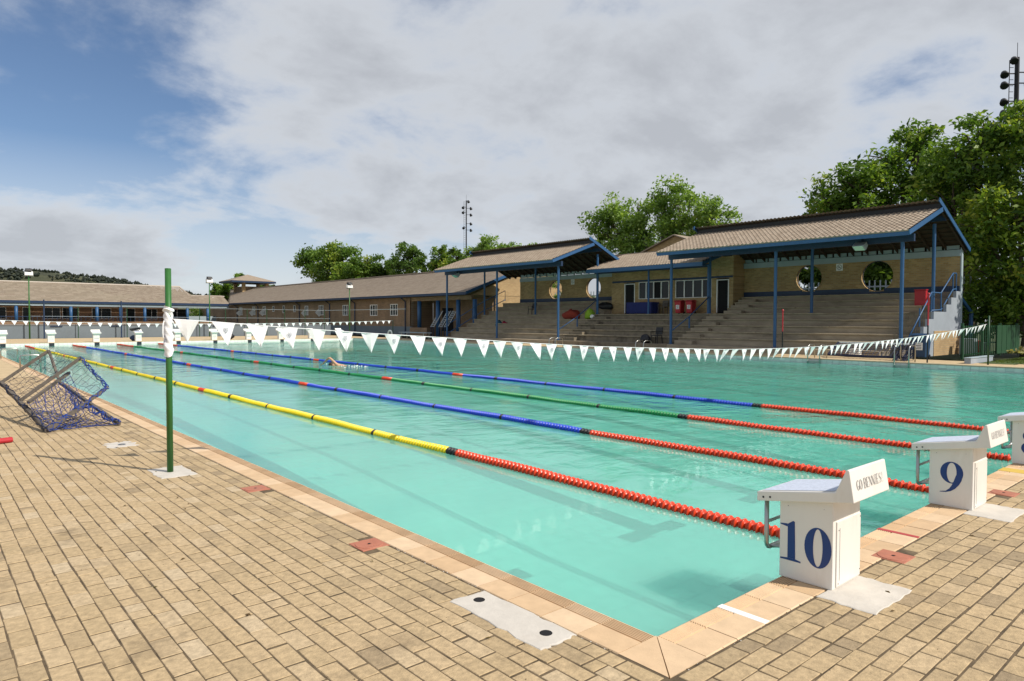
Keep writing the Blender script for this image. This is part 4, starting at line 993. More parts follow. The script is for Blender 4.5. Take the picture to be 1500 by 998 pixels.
# veranda recess with round blue columns
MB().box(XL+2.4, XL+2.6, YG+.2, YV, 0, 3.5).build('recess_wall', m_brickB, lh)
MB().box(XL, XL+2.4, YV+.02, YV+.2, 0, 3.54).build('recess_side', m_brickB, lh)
MB().box(XL+2.37, XL+2.395, 48.2, 49.9, .5, 2.6).build('door', m_dark, lh)
MB().box(XL-.2, XL+.1, 48.6, YV-.05, 0, .82).build('low_wall', m_brickB, lh)
for y in (50.1, 47.2, 44.25, 42.0): MB().tube((XL+.02,y,.0 if y < 49 else .83),(XL+.02,y,3.2), .185, 14).build('column', m_blue, lh, smooth=True)
q = MB(); rows = 24; XR, ZR = 38.4, 6.45
for r in range(rows):
    f0, f1 = r/rows, (r+1)/rows+.008; x0, x1 = XE+(XR-XE)*f0, XE+(XR-XE)*f1; z0, z1 = ZE+(ZR-ZE)*f0, ZE+(ZR-ZE)*f1; yl = 98+21*f0
    n = 240
    for k in range(n):
        a, c = YG-.22+(yl-YG+.22)*k/n, YG-.22+(yl-YG+.22)*(k+1)/n; tn = random.random()
        q.face([(x0,a,z0+.035),(x0,c,z0+.035),(x1,c,z1),(x1,a,z1)], 0, tn); q.face([(x0,a,z0-.01),(x0,c,z0-.01),(x0,c,z0+.035),(x0,a,z0+.035)], 0, tn)
q.build('roof_tiles', m_tile, lh, kind='stuff', fix=False)
q = MB()
for k in range(180): a = YG-.1+k*.424; q.box(XR-.16, XR+.15, a, a+.395, ZR, ZR+.12, 0, .7+.3*random.random())
q.build('ridge_tiles', m_tile, lh, kind='stuff')
MB().face([(XR+.06,YG-.2,ZR+.02),(XR+.06,119,ZR+.02),(46.4,119,3.6),(46.4,YG-.2,3.6)]).build('rear_roof', m_tile, lh, fix=False)
MB().box(XE-.06, XE, YG-.2, 97.4, ZE-.19, ZE+.02).build('eaves_board', m_dkblue, lh)
MB().box(XE, XL+.3, YG+.1, 97.4, ZE-.20, ZE-.165).build('soffit', m_ceil, lh)
q = MB(); q.prism([(XL,3.56),(45.1,3.56),(XR,6.28)], YG, YG+.2, 'y'); q.box(34.2, 45, YG+.02, YG+.2, 0, 3.555); q.build('gable_wall', m_brickX, lh)
MB().bar((XE-.05,YG-.24,ZE-.05),(XR,YG-.24,ZR-.02), .05, .24).build('barge_board', m_blue, lh)
for y in (52.2, 61.8, 67.5, 75.3, 88.2, 95.9):
    q = MB(); q.path([(XE+.02,y,ZE-.2),(XL-.1,y+.1,ZE-.55),(XL-.1,y+.1,.0)], .055, 6); q.build('downpipe', m_dkblue, lh)

fw_ = thing('far_wing', 'far brick wing with tan roof and blue veranda columns across the end of the pool', 'building', (10, 99, 0))
YF = 97.4; q = MB(); rows = 16
for r in range(rows):
    f0, f1 = r/rows, (r+1)/rows; y0, y1 = YF+6.2*f0, YF+6.2*f1; z0, z1 = 3.65+2.52*f0, 3.65+2.52*f1
    xr = 31 if f0 < .45 else 26.0+max(0, (1-f0))*1.5
    for k in range(90):
        a, c = -14+(xr+14)*k/90, -14+(xr+14)*(k+1)/90; q.face([(a,y0,z0+.03),(c,y0,z0+.03),(c,y1,z1),(a,y1,z1)], 0, random.random())
q.build('roof_tiles', m_tile, fw_, kind='stuff', fix=False)
mat('pale_ridge', (.55,.5,.44), .8)
MB().box(-14, 26.1, 103.5, 103.8, 6.12, 6.25).build('ridge', MATS['pale_ridge'], fw_); MB().bar((26.05,103.7,6.2),(26.75,101.4,4.8), .13).build('hip_ridge', MATS['pale_ridge'], fw_); MB().box(26.7, 31.2, 100.2, 100.4, 4.74, 4.86).build('lower_ridge', MATS['pale_ridge'], fw_)
MB().box(-14, 30.85, YF-.1, YF-.01, 3.38, 3.67).build('eaves_board', m_dkblue, fw_); MB().box(-14, 30.85, YF+.05, YF+.22, 3.1, 3.37).build('veranda_beam', m_pale, fw_)
fwin = [(3.9,1.8),(7.3,.8),(9.5,1.7),(11.4,1.8),(14.6,2.2),(18.5,1.1),(20.9,1.4),(23.6,2.4)]
MB().box(-14, 24.9, YF+2.8, YF+3.0, 0, 3.7).build('brick_wall', m_brickF, fw_)
for x, wd in fwin:
    z0 = 1.5 if wd > 1.2 else .8
    f = MB(); f.box(x, x+wd, YF+2.75, YF+2.795, z0, 2.9); wf = f.build('window', m_white, fw_)
    n = 2 if wd > 1.3 else 1
    for k in range(n): MB().box(x+.06+(wd-.06)*k/n, x+(wd-.06)*(k+1)/n, YF+2.72, YF+2.745, z0+.06, 2.84).build('pane', m_glass, wf)
for x in (6.45, 11.95, 14.75, 17.4, 20.2, 25.45, 28.1): MB().tube((x,YF+.3,.8),(x,YF+.3,3.15), .185, 10).build('column', m_blue, fw_, smooth=True)
q = MB(); q.box(-14, 25.1, YF+.22, YF+.26, 1.74, 1.81)
for k in range(77): q.box(-14+k*.5, -13.97+k*.5, YF+.22, YF+.26, 1.15, 1.74)
q.build('railing', m_dkblue, fw_, kind='stuff')
MB().box(-14, 31, YF-.1, YF+2.8, .82, 1.15).build('veranda_floor', m_brickF, fw_)
MB().box(-14, 31, YF+.1, YF+.35, 0, .815).build('base', m_greywall, fw_)
q = MB(); q.box(24.9, 31.4, 104.4, 104.6, 0, 1.95); q.build('link_wall', m_pale, fw_)

gw = thing('grey_wall', 'low blue-grey painted wall closing off the far end of the pool deck', 'wall', (10, 61, 0))
q = MB(); q.box(-14, 28.4, 61.0, 61.2, 0, 1.0); q.build('wall_face', m_greywall, gw); MB().box(-14, 28.4, 60.96, 61.24, 1.003, 1.07).build('coping', mat('wall_cap', (.2,.21,.22), .8), gw)
for k in range(9): MB().box(-10.8+k*4, -10.0+k*4, 60.93, 60.955, .9, .96).build('bracket', m_dkblue, gw)
fn = thing('mesh_fence', 'thin wire fence on slim posts in front of the long brick house', 'fence', (24, 60.6, 0))
for x in (7.0, 10.4, 16.0, 18.2, 20.1, 21.9, 23.6, 25.6, 27.6): MB().tube((x,60.7,0),(x,60.7,2.45), .03, 6).build('fence_post', m_dgreen, fn)
for z in (2.4, 1.6): MB().tube((4.,60.7,z+.1),(28.2,60.7,z), .012, 4).build('wire', m_pale, fn)
MB().path([(27.6,60.7,2.4),(27.7,48,2.4),(27.7,46.2,2.4)], .018, 4).build('wire', m_pale, fn)
for x, lab in ((4.75,'dark blue post with the first lane block in front, by the far grey wall'),(9.93,'dark blue post standing at the far grey wall near the fourth lane block')):
    t = thing('blue_post', lab, 'post', (x, 60.4, 0)); MB().tube((x,60.4,0),(x,60.4,2.95), .05, 8).build('shaft', m_dkblue, t); MB().box(x-.08, x+.08, 60.32, 60.48, 0, .03).build('foot', m_dkblue, t)
def flood_pole(x, y, h, lab):
    t = thing('lamp_pole', lab, 'lamp pole', (x, y, 0), 'green poles with twin floodlights by the far wall')
    MB().path([(x,y,0),(x,y,h-.35)], [.055,.04], 8).build('shaft', m_green, t, smooth=True)
    MB().box(x-.30, x+.30, y-.03, y+.03, h-.42, h-.36).build('cross_arm', m_steel, t)
    q = MB(); q.prism([(y-.2,h-.36),(y+.12,h-.36),(y+.16,h-.02),(y-.16,h-.12)], x-.26, x+.26, 'x'); q.build('lamp_box', m_white, t, bevel=.02)
    q = MB(); q.prism([(y-.25,h-.05),(y+.15,h-.02),(y+.1,h+.17),(y-.2,h+.12)], x-.2, x+.2, 'x'); q.build('upper_lamp', m_black, t, bevel=.02)
flood_pole(3.84, 60.4, 5.1, 'green pole with a dark floodlight in front of the far wing')
flood_pole(16.75, 60.4, 5.05, 'green pole with a white and a black floodlight between the two brick buildings')
flood_pole(27.3, 55.0, 4.75, 'green pole with twin floodlights rising against the roof of the long house')

tw_ = thing('roof_lantern', 'small pyramid roofed lantern rising above the far end of the long house', 'tower', (38, 110, 6))
q = MB(); q.mesh([(34.6,107,7.58),(41.6,107,7.58),(41.6,113,7.58),(34.6,113,7.58),(38.1,110,8.74)], [(0,1,4),(1,2,4),(2,3,4),(3,0,4)]); q.build('roof', m_tile, tw_)
q = MB(); q.box(34.6, 41.6, 107, 113, 7.3, 7.565); q.build('eaves_board', m_dkblue, tw_)
for x, y in ((36.9,108.4),(40.6,108.4),(36.9,112.1),(40.6,112.1)): MB().box(x-.24, x+.24, y-.24, y+.24, 5.0, 7.3).build('brick_post', m_brickX, tw_)
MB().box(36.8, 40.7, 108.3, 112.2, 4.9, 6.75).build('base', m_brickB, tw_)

# ------------------------------------------------------------------ things on the stands and decks
def bin_(x, y, z, m, lab, label_side=True, s=1., rot=0):
    t = thing('wheelie_bin', lab, 'bin', (x, y, z), 'wheelie bins around the pool')
    q = MB(); q.mesh([(x-.24*s,y-.22*s,z+.06*s),(x+.24*s,y-.22*s,z+.06*s),(x+.24*s,y+.22*s,z+.06*s),(x-.24*s,y+.22*s,z+.06*s),(x-.30*s,y-.28*s,z+.92*s),(x+.30*s,y-.28*s,z+.92*s),(x+.30*s,y+.28*s,z+.92*s),(x-.30*s,y+.28*s,z+.92*s)], [(3,2,1,0),(4,5,6,7),(0,1,5,4),(1,2,6,5),(2,3,7,6),(3,0,4,7)]); q.build('bin_body', m, t, bevel=.03)
    q = MB(); q.prism([(x-.34*s,z+.925*s),(x+.33*s,z+.925*s),(x+.33*s,z+.97*s),(x,z+1.03*s),(x-.34*s,z+.98*s)], y-.31*s, y+.31*s, 'y'); q.build('lid', m, t, bevel=.015)
    for k in (-.22, .22): q = MB(); q.lathe((x+.22*s,y+k*s,z+.09*s), [(-.03,.02),(-.03,.09*s),(.03,.09*s),(.03,.02)], 12, 'y'); q.build('wheel', m_black, t)
    q = MB(); q.box(x-.285*s, x-.278*s, y-.14*s, y+.14*s, z+.36*s, z+.66*s); lb = q.build('sticker', m_white, t)
    q = MB()
    for k in range(4): q.box(x-.2875*s, x-.2855*s, y-.10*s, y+.11*s-.03*(k % 2), z+(.40+.065*k)*s, z+(.43+.065*k)*s)
    q.build('sticker_print', m_ink, lb, kind='stuff')
bin_(28.2, 8.12, .0, m_bbin, 'blue wheelie bin at the foot of the grey stair wall')
bin_(32.7, 23.0, Z_K[4], m_red, 'red wheelie bin under the kiosk windows, farther from the open door', True, .82)
bin_(32.7, 22.2, Z_K[4], m_red, 'red wheelie bin under the kiosk windows, nearer the door by the tall stand', True, .82)
t = thing('red_locker', 'plain red box unit on the top steps beside the stair railing', 'box', (33.4, 9.6, Z_K[5])); MB().box(32.85, 33.1, 9.5, 9.98, Z_K[3]+.1, Z_K[4]+1.05).build('cabinet', m_red, t, bevel=.02); MB().box(32.83, 33.12, 9.48, 10.0, Z_K[4]+1.053, Z_K[4]+1.09).build('lid', m_red, t)
def chair(x, y, z, m, lab, s=1.):
    t = thing('chair', lab, 'chair', (x, y, z), 'chairs left on the steps')
    MB().box(x-.22*s, x+.22*s, y-.22*s, y+.22*s, z+.40*s, z+.44*s).build('seat', m, t, bevel=.01)
    q = MB(); q.prism([(x+.18*s,z+.47*s),(x+.22*s,z+.47*s),(x+.30*s,z+.85*s),(x+.26*s,z+.86*s)], y-.21*s, y+.21*s, 'y'); q.build('backrest', m, t)
    for a in (-1, 1):
        for c in (-1, 1): MB().bar((x+a*.19*s,y+c*.19*s,z+.4*s),(x+a*.22*s,y+c*.22*s,z), .035).build('leg', m, t)
        MB().bar((x-.2*s,y+a*.21*s,z+.64*s),(x+.24*s,y+a*.21*s,z+.64*s), .04, .025).build('armrest', m, t)
        MB().bar((x-.2*s,y+a*.21*s,z+.44*s),(x-.2*s,y+a*.21*s,z+.64*s), .03).build('arm_post', m, t)
chair(32.4, 36.0, Z_K[4], m_black, 'black plastic armchair on the farther stand beside an inner post')
chair(28.3, 21.4, .25, m_black, 'black plastic armchair at the foot of the steps beside a front post', 1.05)
chair(32.9, 24.4, Z_K[4], m_wood, 'brown wooden chair against the kiosk wall')
t = thing('table', 'long table under a dark blue cloth beside the kiosk door', 'table', (32.6, 26, Z_K[4])); z = Z_K[4]
MB().box(32.35, 33.05, 24.9, 26.8, z+.72, z+.75).build('table_top', m_wood, t)
q = MB(); n = 40
pts = []
for k in range(n+1):
    f = k/n*4; i = int(f) % 4; u = f-int(f); c_ = [(32.3,24.85),(33.1,24.85),(33.1,26.85),(32.3,26.85)]; a, c = c_[i], c_[(i+1) % 4]; pts.append((a[0]+(c[0]-a[0])*u, a[1]+(c[1]-a[1])*u))
for k in range(n):
    w0, w1 = .02*math.sin(k*1.9), .02*math.sin((k+1)*1.9)
    q.face([(*pts[k],z+.758),(*pts[k+1],z+.758),(pts[k+1][0]+w1,pts[k+1][1]+w1,z+.04),(pts[k][0]+w0,pts[k][1]+w0,z+.04)])
q.face([(32.3,24.85,z+.758),(33.1,24.85,z+.758),(33.1,26.85,z+.758),(32.3,26.85,z+.758)]); q.build('table_cloth', mat('navy_cloth', (.012,.02,.11), .8), t, fix=False)
for a in (32.45, 32.95):
    for c in (25.0, 26.7): MB().bar((a,c,z),(a,c,z+.72), .04).build('leg', m_wood, t)
def blob(name, x, y, z, rx, ry, rz, m, lab, cat, seed=0, group=None):
    rnd = random.Random(seed); ph = [rnd.uniform(0, 6) for _ in range(6)]; q = MB(); n, k_ = 16, 9; V_ = []
    for i in range(k_+1):
        a = PI*i/k_
        for j in range(n):
            b_ = 2*PI*j/n; r = 1+.13*math.sin(2*b_+ph[0]+a)+.10*math.sin(3*b_+ph[1]-2*a)+.06*math.sin(5*a+ph[2]+b_)
            V_.append((x+rx*r*math.sin(a)*math.cos(b_), y+ry*r*math.sin(a)*math.sin(b_), max(z, z+rz*.8+rz*r*math.cos(a))))
    q.mesh(V_, [(i*n+j, i*n+(j+1) % n, (i+1)*n+(j+1) % n, (i+1)*n+j) for i in range(k_) for j in range(n)])
    return q.build(name, m, loc=(x, y, z), label=lab, cat=cat, group=group, smooth=True)
blob('bean_bag', 31.6, 31.1, Z_K[3], .4, .75, .36, mat('rust_cloth', (.26,.035,.02), .85), 'rust red bean bag slumped on the steps of the farther stand', 'bean bag', 1)
blob('bean_bag', 31.7, 29.5, Z_K[3], .34, .4, .38, mat('lime_cloth', (.25,.42,.03), .85), 'lime green bean bag behind the stair rail of the farther stand', 'bean bag', 2)
q = MB(); q.lathe((31.45,29.05,Z_K[3]+.16), [(-.16,.01),(-.12,.1),(-.04,.155),(.04,.155),(.12,.1),(.16,.01)], 14); q.build('ball', m_white, loc=(31.45,29.05,Z_K[3]), label='white ball next to the lime bean bag', cat='ball', smooth=True)
blob('backpack', 30.45, 37.55, Z_K[1], .2, .28, .30, mat('teal_cloth', (.03,.08,.11), .8), 'dark teal backpack on the lower steps of the farther stand', 'bag', 3)
blob('backpack', 30.5, 36.95, Z_K[1], .18, .24, .26, mat('crimson_cloth', (.22,.01,.03), .8), 'crimson bag leaning on the teal backpack', 'bag', 4)
blob('sports_bag', 33.3, 29.5, Z_K[5], .3, .62, .27, m_black, 'large black sports bag on the upper step beside the kiosk wall', 'bag', 5)
blob('sports_bag', 28.25, 22.1, .25, .25, .35, .26, m_black, 'black bag on the ground beside the black armchair', 'bag', 6)
blob('kit_bag', 8.8, 50.9, .0, .28, .22, .2, m_dkblue, 'dark blue kit bag on the far deck beside the fourth lane block', 'bag', 7)
blob('kit_bag', 15.2, 51.2, .0, .4, .25, .26, m_black, 'black kit bag on the far deck between two lane blocks', 'bag', 8)
q = MB()
for k in range(5): q.path([(8.72+.3*math.cos(a*.9+k), 50.38+.12*math.sin(a*1.3+k*2), .78+.05*math.sin(a*2+k)+.02*k) for a in [j*.5 for j in range(8)]], .035, 5)
q.build('dark_kit', m_black, loc=(8.9,50.4,.75), label='heap of dark kit lying on the fourth far block', cat='clothes', smooth=True)
t = thing('bench_table', 'long low table with a pale top on the deck before the brick columns', 'table', (26.6, 43.1, 0))
MB().box(26.3, 26.9, 41.2, 45.0, .50, .56).build('table_top', m_grey, t, bevel=.01)
for y in (41.5, 44.6):
    for x in (26.35, 26.85): MB().bar((x,y,0),(x,y,.5), .05).build('leg', m_steel, t)
t = thing('lifebuoy', 'white lifebuoy ring leaning by the end of the distant flags', 'lifebuoy', (25.9, 45.6, 0)); q = MB(); q.path([(25.9,45.6+.3*math.cos(a),.36+.3*math.sin(a)) for a in [2*PI*k/20 for k in range(21)]], .06, 8); q.build('ring', m_white, t, smooth=True); MB().tube((25.9,45.6,0),(25.9,45.6,.1), .05, 6).build('foot', m_dkblue, t)
for i, y in enumerate((47.2, 46.0, 45.2)):
    t = thing('sun_lounger', ['folded slatted lounger leaning against the second blue column','folded slatted lounger in the middle of the leaning group','folded slatted lounger at the near end of the leaning group'][i], 'lounger', (31.5, y, 0), 'folded loungers leaning on the veranda')
    for s_ in (0, .5): MB().bar((31.2,y+s_,.9),(31.9,y+s_-.35,2.3), .04).build('side_bar', m_white, t)
    for k in range(9): f = k/9; MB().bar((31.2+.7*f,y-.35*f,.95+1.4*f),(31.2+.7*f,y+.5-.35*f,.95+1.4*f), .03, .07).build('slat', m_grey, t)
    MB().bar((31.22,y+.1,0),(31.22,y+.1,.9), .05).build('leg', m_dkblue, t); MB().bar((31.22,y+.45,0),(31.22,y+.45,.9), .05).build('leg', m_dkblue, t)
# second goal with net, lying along the far edge
g2 = thing('goal_frame', 'flat goal with dark blue net lying on the far deck under the flags', 'goal', (26.6, 9.4, 0))
for a, c in (((26.0,8.0,.12),(26.0,10.9,.12)),((26.0,8.0,.12),(27.0,8.0,.62)),((26.0,10.9,.12),(27.0,10.9,.62)),((27.0,8.0,.62),(27.0,10.9,.62))): MB().bar(a, c, .07).build('timber', m_white if c[2] > .5 and a[2] > .5 else m_netd, g2)
q = MB()
for k in range(18): y = 8+2.9*k/17; q.tube((26.0,y,.12),(27.0,y+.05*math.sin(k),.62), .012, 4)
for k in range(8): f = k/7; q.path([(26+f,8+2.9*j/8,.12+.5*f-.05*math.sin(PI*j/8)) for j in range(9)], .012, 4)
q.build('net', m_netd, g2, kind='stuff')
q = MB()
for k in range(26): y = 7.6+.5*random.random(); x = 25.6+.6*random.random(); q.path([(x,y,.02+.8*random.random()),(x+.1,y+.1,.3*random.random()),(x-.12,y+.2,.03)], .016, 4)
q.build('net_heap', m_netd, g2, kind='stuff')
MB().box(27.55, 27.95, 8.35, 8.75, 0, .36).build('concrete_block', m_mortar, loc=(27.75,8.55,0), label='pale concrete block beside the blue wheelie bin', cat='block', bevel=.01)
MB().box(27.3, 27.6, 10.2, 10.6, .1, .36).build('foam_box', m_white, loc=(27.45,10.4,.1), label='small white box behind the flat goal net', cat='box', bevel=.01)

# ------------------------------------------------------------------ right of the stand: fence, low wall, bush
lw = thing('low_wall', 'low pale grey wall with a gap at the corner by the green fence', 'wall', (26.4, 5.65, 0))
MB().box(25.9, 28.6, 5.75, 5.95, 0, .19).build('wall_face', m_grey, lw); MB().box(25.88, 28.62, 5.73, 5.97, .192, .215).build('coping', m_pale, lw)
gf = thing('green_fence', 'dark green steel fence of upright bars beside the grandstand', 'fence', (31, 6.7, 0))
for k in range(30):
    x = 29.15+k*.26; MB().box(x-.022, x+.022, 6.88, 6.91, .02, 1.36).build('upright', m_dgreen, gf)
for z in (.15, 1.28): MB().box(28.95, 37.0, 6.911, 6.94, z, z+.055).build('cross_rail', m_dgreen, gf)
for x in (29.0, 31.6, 34.2, 37.0): MB().box(x-.05, x+.05, 6.86, 6.95, 0, 1.45).build('fence_post', m_dgreen, gf)
for k in range(5): MB().box(33.4+k*.75, 34.1+k*.75, 6.80, 6.84, .1, 1.36).build('sheet_panel', m_dgreen, gf)
cn = thing('blue_canopy', 'blue lean-to frame standing behind the green fence', 'canopy', (35, 9.0, 0))
MB().bar((34.9,8.9,3.0),(37.6,8.9,1.9), .1, .16).build('sloping_beam', m_blue, cn); MB().tube((37.4,8.9,0),(37.4,8.9,2.0), .09, 10).build('post', m_blue, cn)
for k, x in enumerate((33.2, 34.0, 34.8)): MB().box(x, x+.4, 7.6, 8.2, 0, .75-.1*k).build('crate', [m_grey, m_red, m_pale][k], loc=(x,7.6,0), label=['grey crate behind the green fence next to the brick panel','red crate behind the green fence between two grey ones','pale crate behind the green fence, farthest from the stand'][k], cat='crate', bevel=.02)
ln = MB(); ln.box(27.2, 60, -8, 5.70, -.2, .012); ln.box(26.65, 27.2, 4.7, 5.70, -.2, .008); ln.build('lawn', m_grass, kind='structure')
g_ = MB(); rnd = random.Random(5)
for k in range(9000):
    x, y = rnd.uniform(27.25, 33), rnd.uniform(.5, 5.65); a = rnd.uniform(0, 6); h = rnd.uniform(.03, .08); l = .012
    g_.face([(x-l*math.cos(a),y-l*math.sin(a),.01),(x+l*math.cos(a),y+l*math.sin(a),.01),(x+.03*math.sin(a),y+.03*math.cos(a),h)], 0, rnd.random())
g_.build('grass', leaf_mat('grass_blade', [(.05,.09,.02),(.10,.15,.035),(.17,.19,.06)]), kind='stuff', fix=False)

# ------------------------------------------------------------------ trees
LEAF_A = leaf_mat('leaves_mid', [(0.042, 0.076, 0.014), (0.082, 0.158, 0.027), (0.138, 0.241, 0.042), (0.22, 0.323, 0.055), (0.372, 0.413, 0.082)])
LEAF_B = leaf_mat('leaves_fresh', [(0.067, 0.121, 0.027), (0.134, 0.228, 0.047), (0.215, 0.336, 0.074), (0.296, 0.417, 0.108), (0.403, 0.497, 0.148)])
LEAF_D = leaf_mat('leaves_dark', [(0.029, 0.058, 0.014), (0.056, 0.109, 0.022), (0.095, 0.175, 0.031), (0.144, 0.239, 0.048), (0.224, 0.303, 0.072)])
LEAF_Y = leaf_mat('leaves_sunlit_yellow', [(0.048, 0.1, 0.017), (0.095, 0.181, 0.026), (0.172, 0.267, 0.033), (0.286, 0.362, 0.048), (0.457, 0.457, 0.076)])  # yellow end of the ramp paints the look of sunlit leaf lumps
def tree(name, label, lobes, m, nleaf, size, seed, trunk=None, group='trees behind the buildings', clump=.40, ragged=.5):
    rng = np.random.default_rng(seed)
    cx = np.mean([l[0] for l in lobes]); cy = np.mean([l[1] for l in lobes])
    top = max(l[2] for l in lobes)
    bx_, by_ = trunk or (cx, cy)
    t = thing(name, label, 'tree', (bx_, by_, 0), group)
    # trunk and limbs
    q = MB(); zf_ = min(l[2]-l[3] for l in lobes); zf_ = max(.8, zf_*.75); rt = .035*top+.05
    q.path([(bx_,by_,-.3),(bx_+.05*rt,by_,zf_*.5),(bx_+(cx-bx_)*.4,by_+(cy-by_)*.4,zf_)], [rt,rt*.8,rt*.65], 8)
    for l in lobes:
        s_ = Vector((bx_+(cx-bx_)*.4,by_+(cy-by_)*.4,zf_)); e = Vector(l[:3]); mid = s_.lerp(e,.5)+Vector((0,0,.08*(e-s_).length))
        q.path([s_,mid,e,e+Vector((0,0,l[3]*.6))], [rt*.5,rt*.33,rt*.16,rt*.05], 6)
        for k in range(5):
            d = Vector(rng.normal(size=3)).normalized(); d.z = abs(d.z)*.8; q.path([mid.lerp(e,.5+.1*k), e+d*l[3]*.5, e+d*l[3]*.95], [rt*.14,rt*.08,rt*.02], 4)
    q.build('trunk', m_bark, t, smooth=True, fix=False)
    # leaf clumps on and inside every lobe, leaves round every clump
    vol = np.array([l[3]**2.2 for l in lobes]); vol = vol/vol.sum()
    P_, T_ = [], []
    for l, share in zip(lobes, vol):
        nc = int(16+14*ragged); n = int(nleaf*.8*share); d = rng.normal(size=(nc,3)); d /= np.linalg.norm(d,axis=1)[:,None]
        rr = l[3]*(rng.random(nc)**.45)*(.88+ragged*.35*rng.random(nc)); cc = np.array(l[:3])+d*rr[:,None]*np.array([1,1,.9]); cr = l[3]*clump*(.55+.75*rng.random(nc)); ct_ = rng.normal(.5,.17,nc)
        idx = rng.integers(0,nc,n); dd = rng.normal(size=(n,3)); dd /= np.linalg.norm(dd,axis=1)[:,None]; ra = cr[idx]*(rng.random(n)**.5)*(1+.35*(rng.random(n) < .10))
        p = cc[idx]+dd*ra[:,None]*np.array([1,1,.75]); P_.append(p); T_.append(np.clip(ct_[idx]+rng.normal(0,.13,n),0,1))
    p = np.concatenate(P_); tn = np.concatenate(T_); ok = p[:,2] > .3; p = p[ok]; tn = tn[ok]; n = len(p)
    nrm = rng.normal(size=(n,3)); nrm[:,2] = np.abs(nrm[:,2])+.35; nrm /= np.linalg.norm(nrm,axis=1)[:,None]
    a = np.cross(nrm, rng.normal(size=(n,3))); a /= np.linalg.norm(a,axis=1)[:,None]; b_ = np.cross(nrm,a)
    s_ = size*(.6+.8*rng.random(n))[:,None]
    v = np.stack([p-a*s_*.62, p-b_*s_*.30+nrm*s_*.06, p+a*s_*.62-nrm*s_*.08, p+b_*s_*.30+nrm*s_*.06],1).reshape(-1,3)-np.array([bx_,by_,0])
    me = bpy.data.meshes.new('crown'); me.vertices.add(4*n); me.vertices.foreach_set('co', v.ravel().astype(np.float32)); me.loops.add(4*n); me.loops.foreach_set('vertex_index', np.arange(4*n,dtype=np.int32))
    me.polygons.add(n); me.polygons.foreach_set('loop_start', np.arange(0,4*n,4,dtype=np.int32)); me.polygons.foreach_set('loop_total', np.full(n,4,dtype=np.int32)) if False else None
    me.update(calc_edges=True); me.materials.append(m); at = me.attributes.new('tone','FLOAT','FACE'); at.data.foreach_set('value', tn.astype(np.float32)); me.validate()
    link('crown', me, t)
    return t
TR = {
'R1':[(43.0,18.31,9.51,1.88),(43.0,16.6,9.9,1.83),(43.0,17.5,8.18,2.21)],
'R2':[(46.0,15.45,12.02,2.31),(46.0,14.38,13.13,1.4),(46.0,16.16,9.67,2.48),(46.0,13.35,10.16,2.36),(46,14.5,7.2,2.4)],
'R3':[(42.0,10.91,10.43,1.93),(42.0,9.78,11.55,1.7),(42.0,11.2,8.16,2.33),(42.0,9.1,9.38,2.23),(42,10.4,5.8,2.2)],
'R4':[(41.0,7.4,11.4,1.7),(41.0,6.2,11.6,1.9),(41.0,6.4,8.3,2.4),(41,4.6,9.6,2.6)],
'R5':[(39.0,8.9,6.49,1.94),(39.0,7.45,6.68,2.22),(39.0,8.55,4.02,2.1),(39.0,6.82,3.26,2.4),(39.0,5.79,5.19,2.63),(39.,4.2,6.8,2.4)],
'R6':[(38.6,9.3,2.9,1.5),(38.8,8.8,1.9,1.3),(39.2,8.0,1.7,1.5)],
'M':[(48.0,42.04,11.22,2.5),(48.0,38.48,11.09,2.2),(48.0,35.43,12.14,2.01),(48.0,32.92,11.24,2.12),(48.0,30.56,10.38,1.72),(48.0,38.86,8.98,2.41),(48.0,34.66,9.05,2.41),(48.0,31.52,8.47,2.03),(48.0,41.76,9.36,1.97),(48,38,6.5,2.4),(48,34,6.2,2.4)],
'M2':[(47.0,28.03,8.91,.82),(47.0,28.82,8.16,1.0),(47.0,27.41,7.93,.76),(47,28,6.6,1.1)],
'A':[(44.0,97,9.97,3.05),(44.0,89.9,9.6,3.25),(44.0,82.5,8.3,2.52),(44.0,94,7.78,2.97),(44.0,86,7.4,2.79)],
'A2':[(46.0,81.1,8.41,2.06),(46.0,77.9,8.7,1.65),(46.0,82.03,7.24,1.89)],
'B':[(43.0,69.7,9.4,1.65),(43.0,67.6,8.0,1.6),(43.0,71,7.7,1.5)],
'C':[(45.0,65.5,9.4,1.3),(45.0,66.5,7.9,1.45),(45.0,63.8,7.8,1.4)],
'D':[(43.0,60,8.8,.9),(43.0,59.2,7.4,1.35)],
'E':[(44.0,55.9,9.35,1.46),(44.0,57.3,8.3,1.46),(44.0,54,8.3,1.3)],
'F':[(45.0,52.8,8.75,1.0),(45.0,53.7,7.95,1.15),(45.0,51.7,7.8,1.0)],
'G':[(43.5,47.3,8.5,.75),(43.5,48,8.0,.95)],
'H':[(50.0,161.8,7.75,1.88),(50.0,154.05,8.74,1.81),(50.0,147.67,9.98,1.46),(50.0,156.32,6.68,2.14)],
'I':[(50.0,133.28,8.02,1.22),(50.0,130.86,7.4,1.07)],
}
tree('broadleaf_tree', 'medium tree with some yellow sprigs peeping over the nearer stand roof, lowest on its left', TR['R1'], LEAF_A, 9000, .26, 1)
tree('broadleaf_tree', 'tall open-crowned green tree behind the nearer stand, sky showing through', TR['R2'], LEAF_A, 15000, .26, 2, ragged=.8)
tree('broadleaf_tree', 'dense tree directly above the right gable of the nearer stand', TR['R3'], LEAF_A, 17000, .25, 3)
tree('broadleaf_tree', 'tallest green tree in front of the big floodlight mast', TR['R4'], LEAF_A, 14000, .25, 4)
tree('broadleaf_tree', 'dark spreading tree with yellow sunlit leaves at the right end of the stand', TR['R5'], LEAF_Y, 17000, .24, 5)
tree('shrub', 'light green bushy shrub in the shade behind the green fence', TR['R6'], LEAF_A, 5000, .17, 6, group=None)
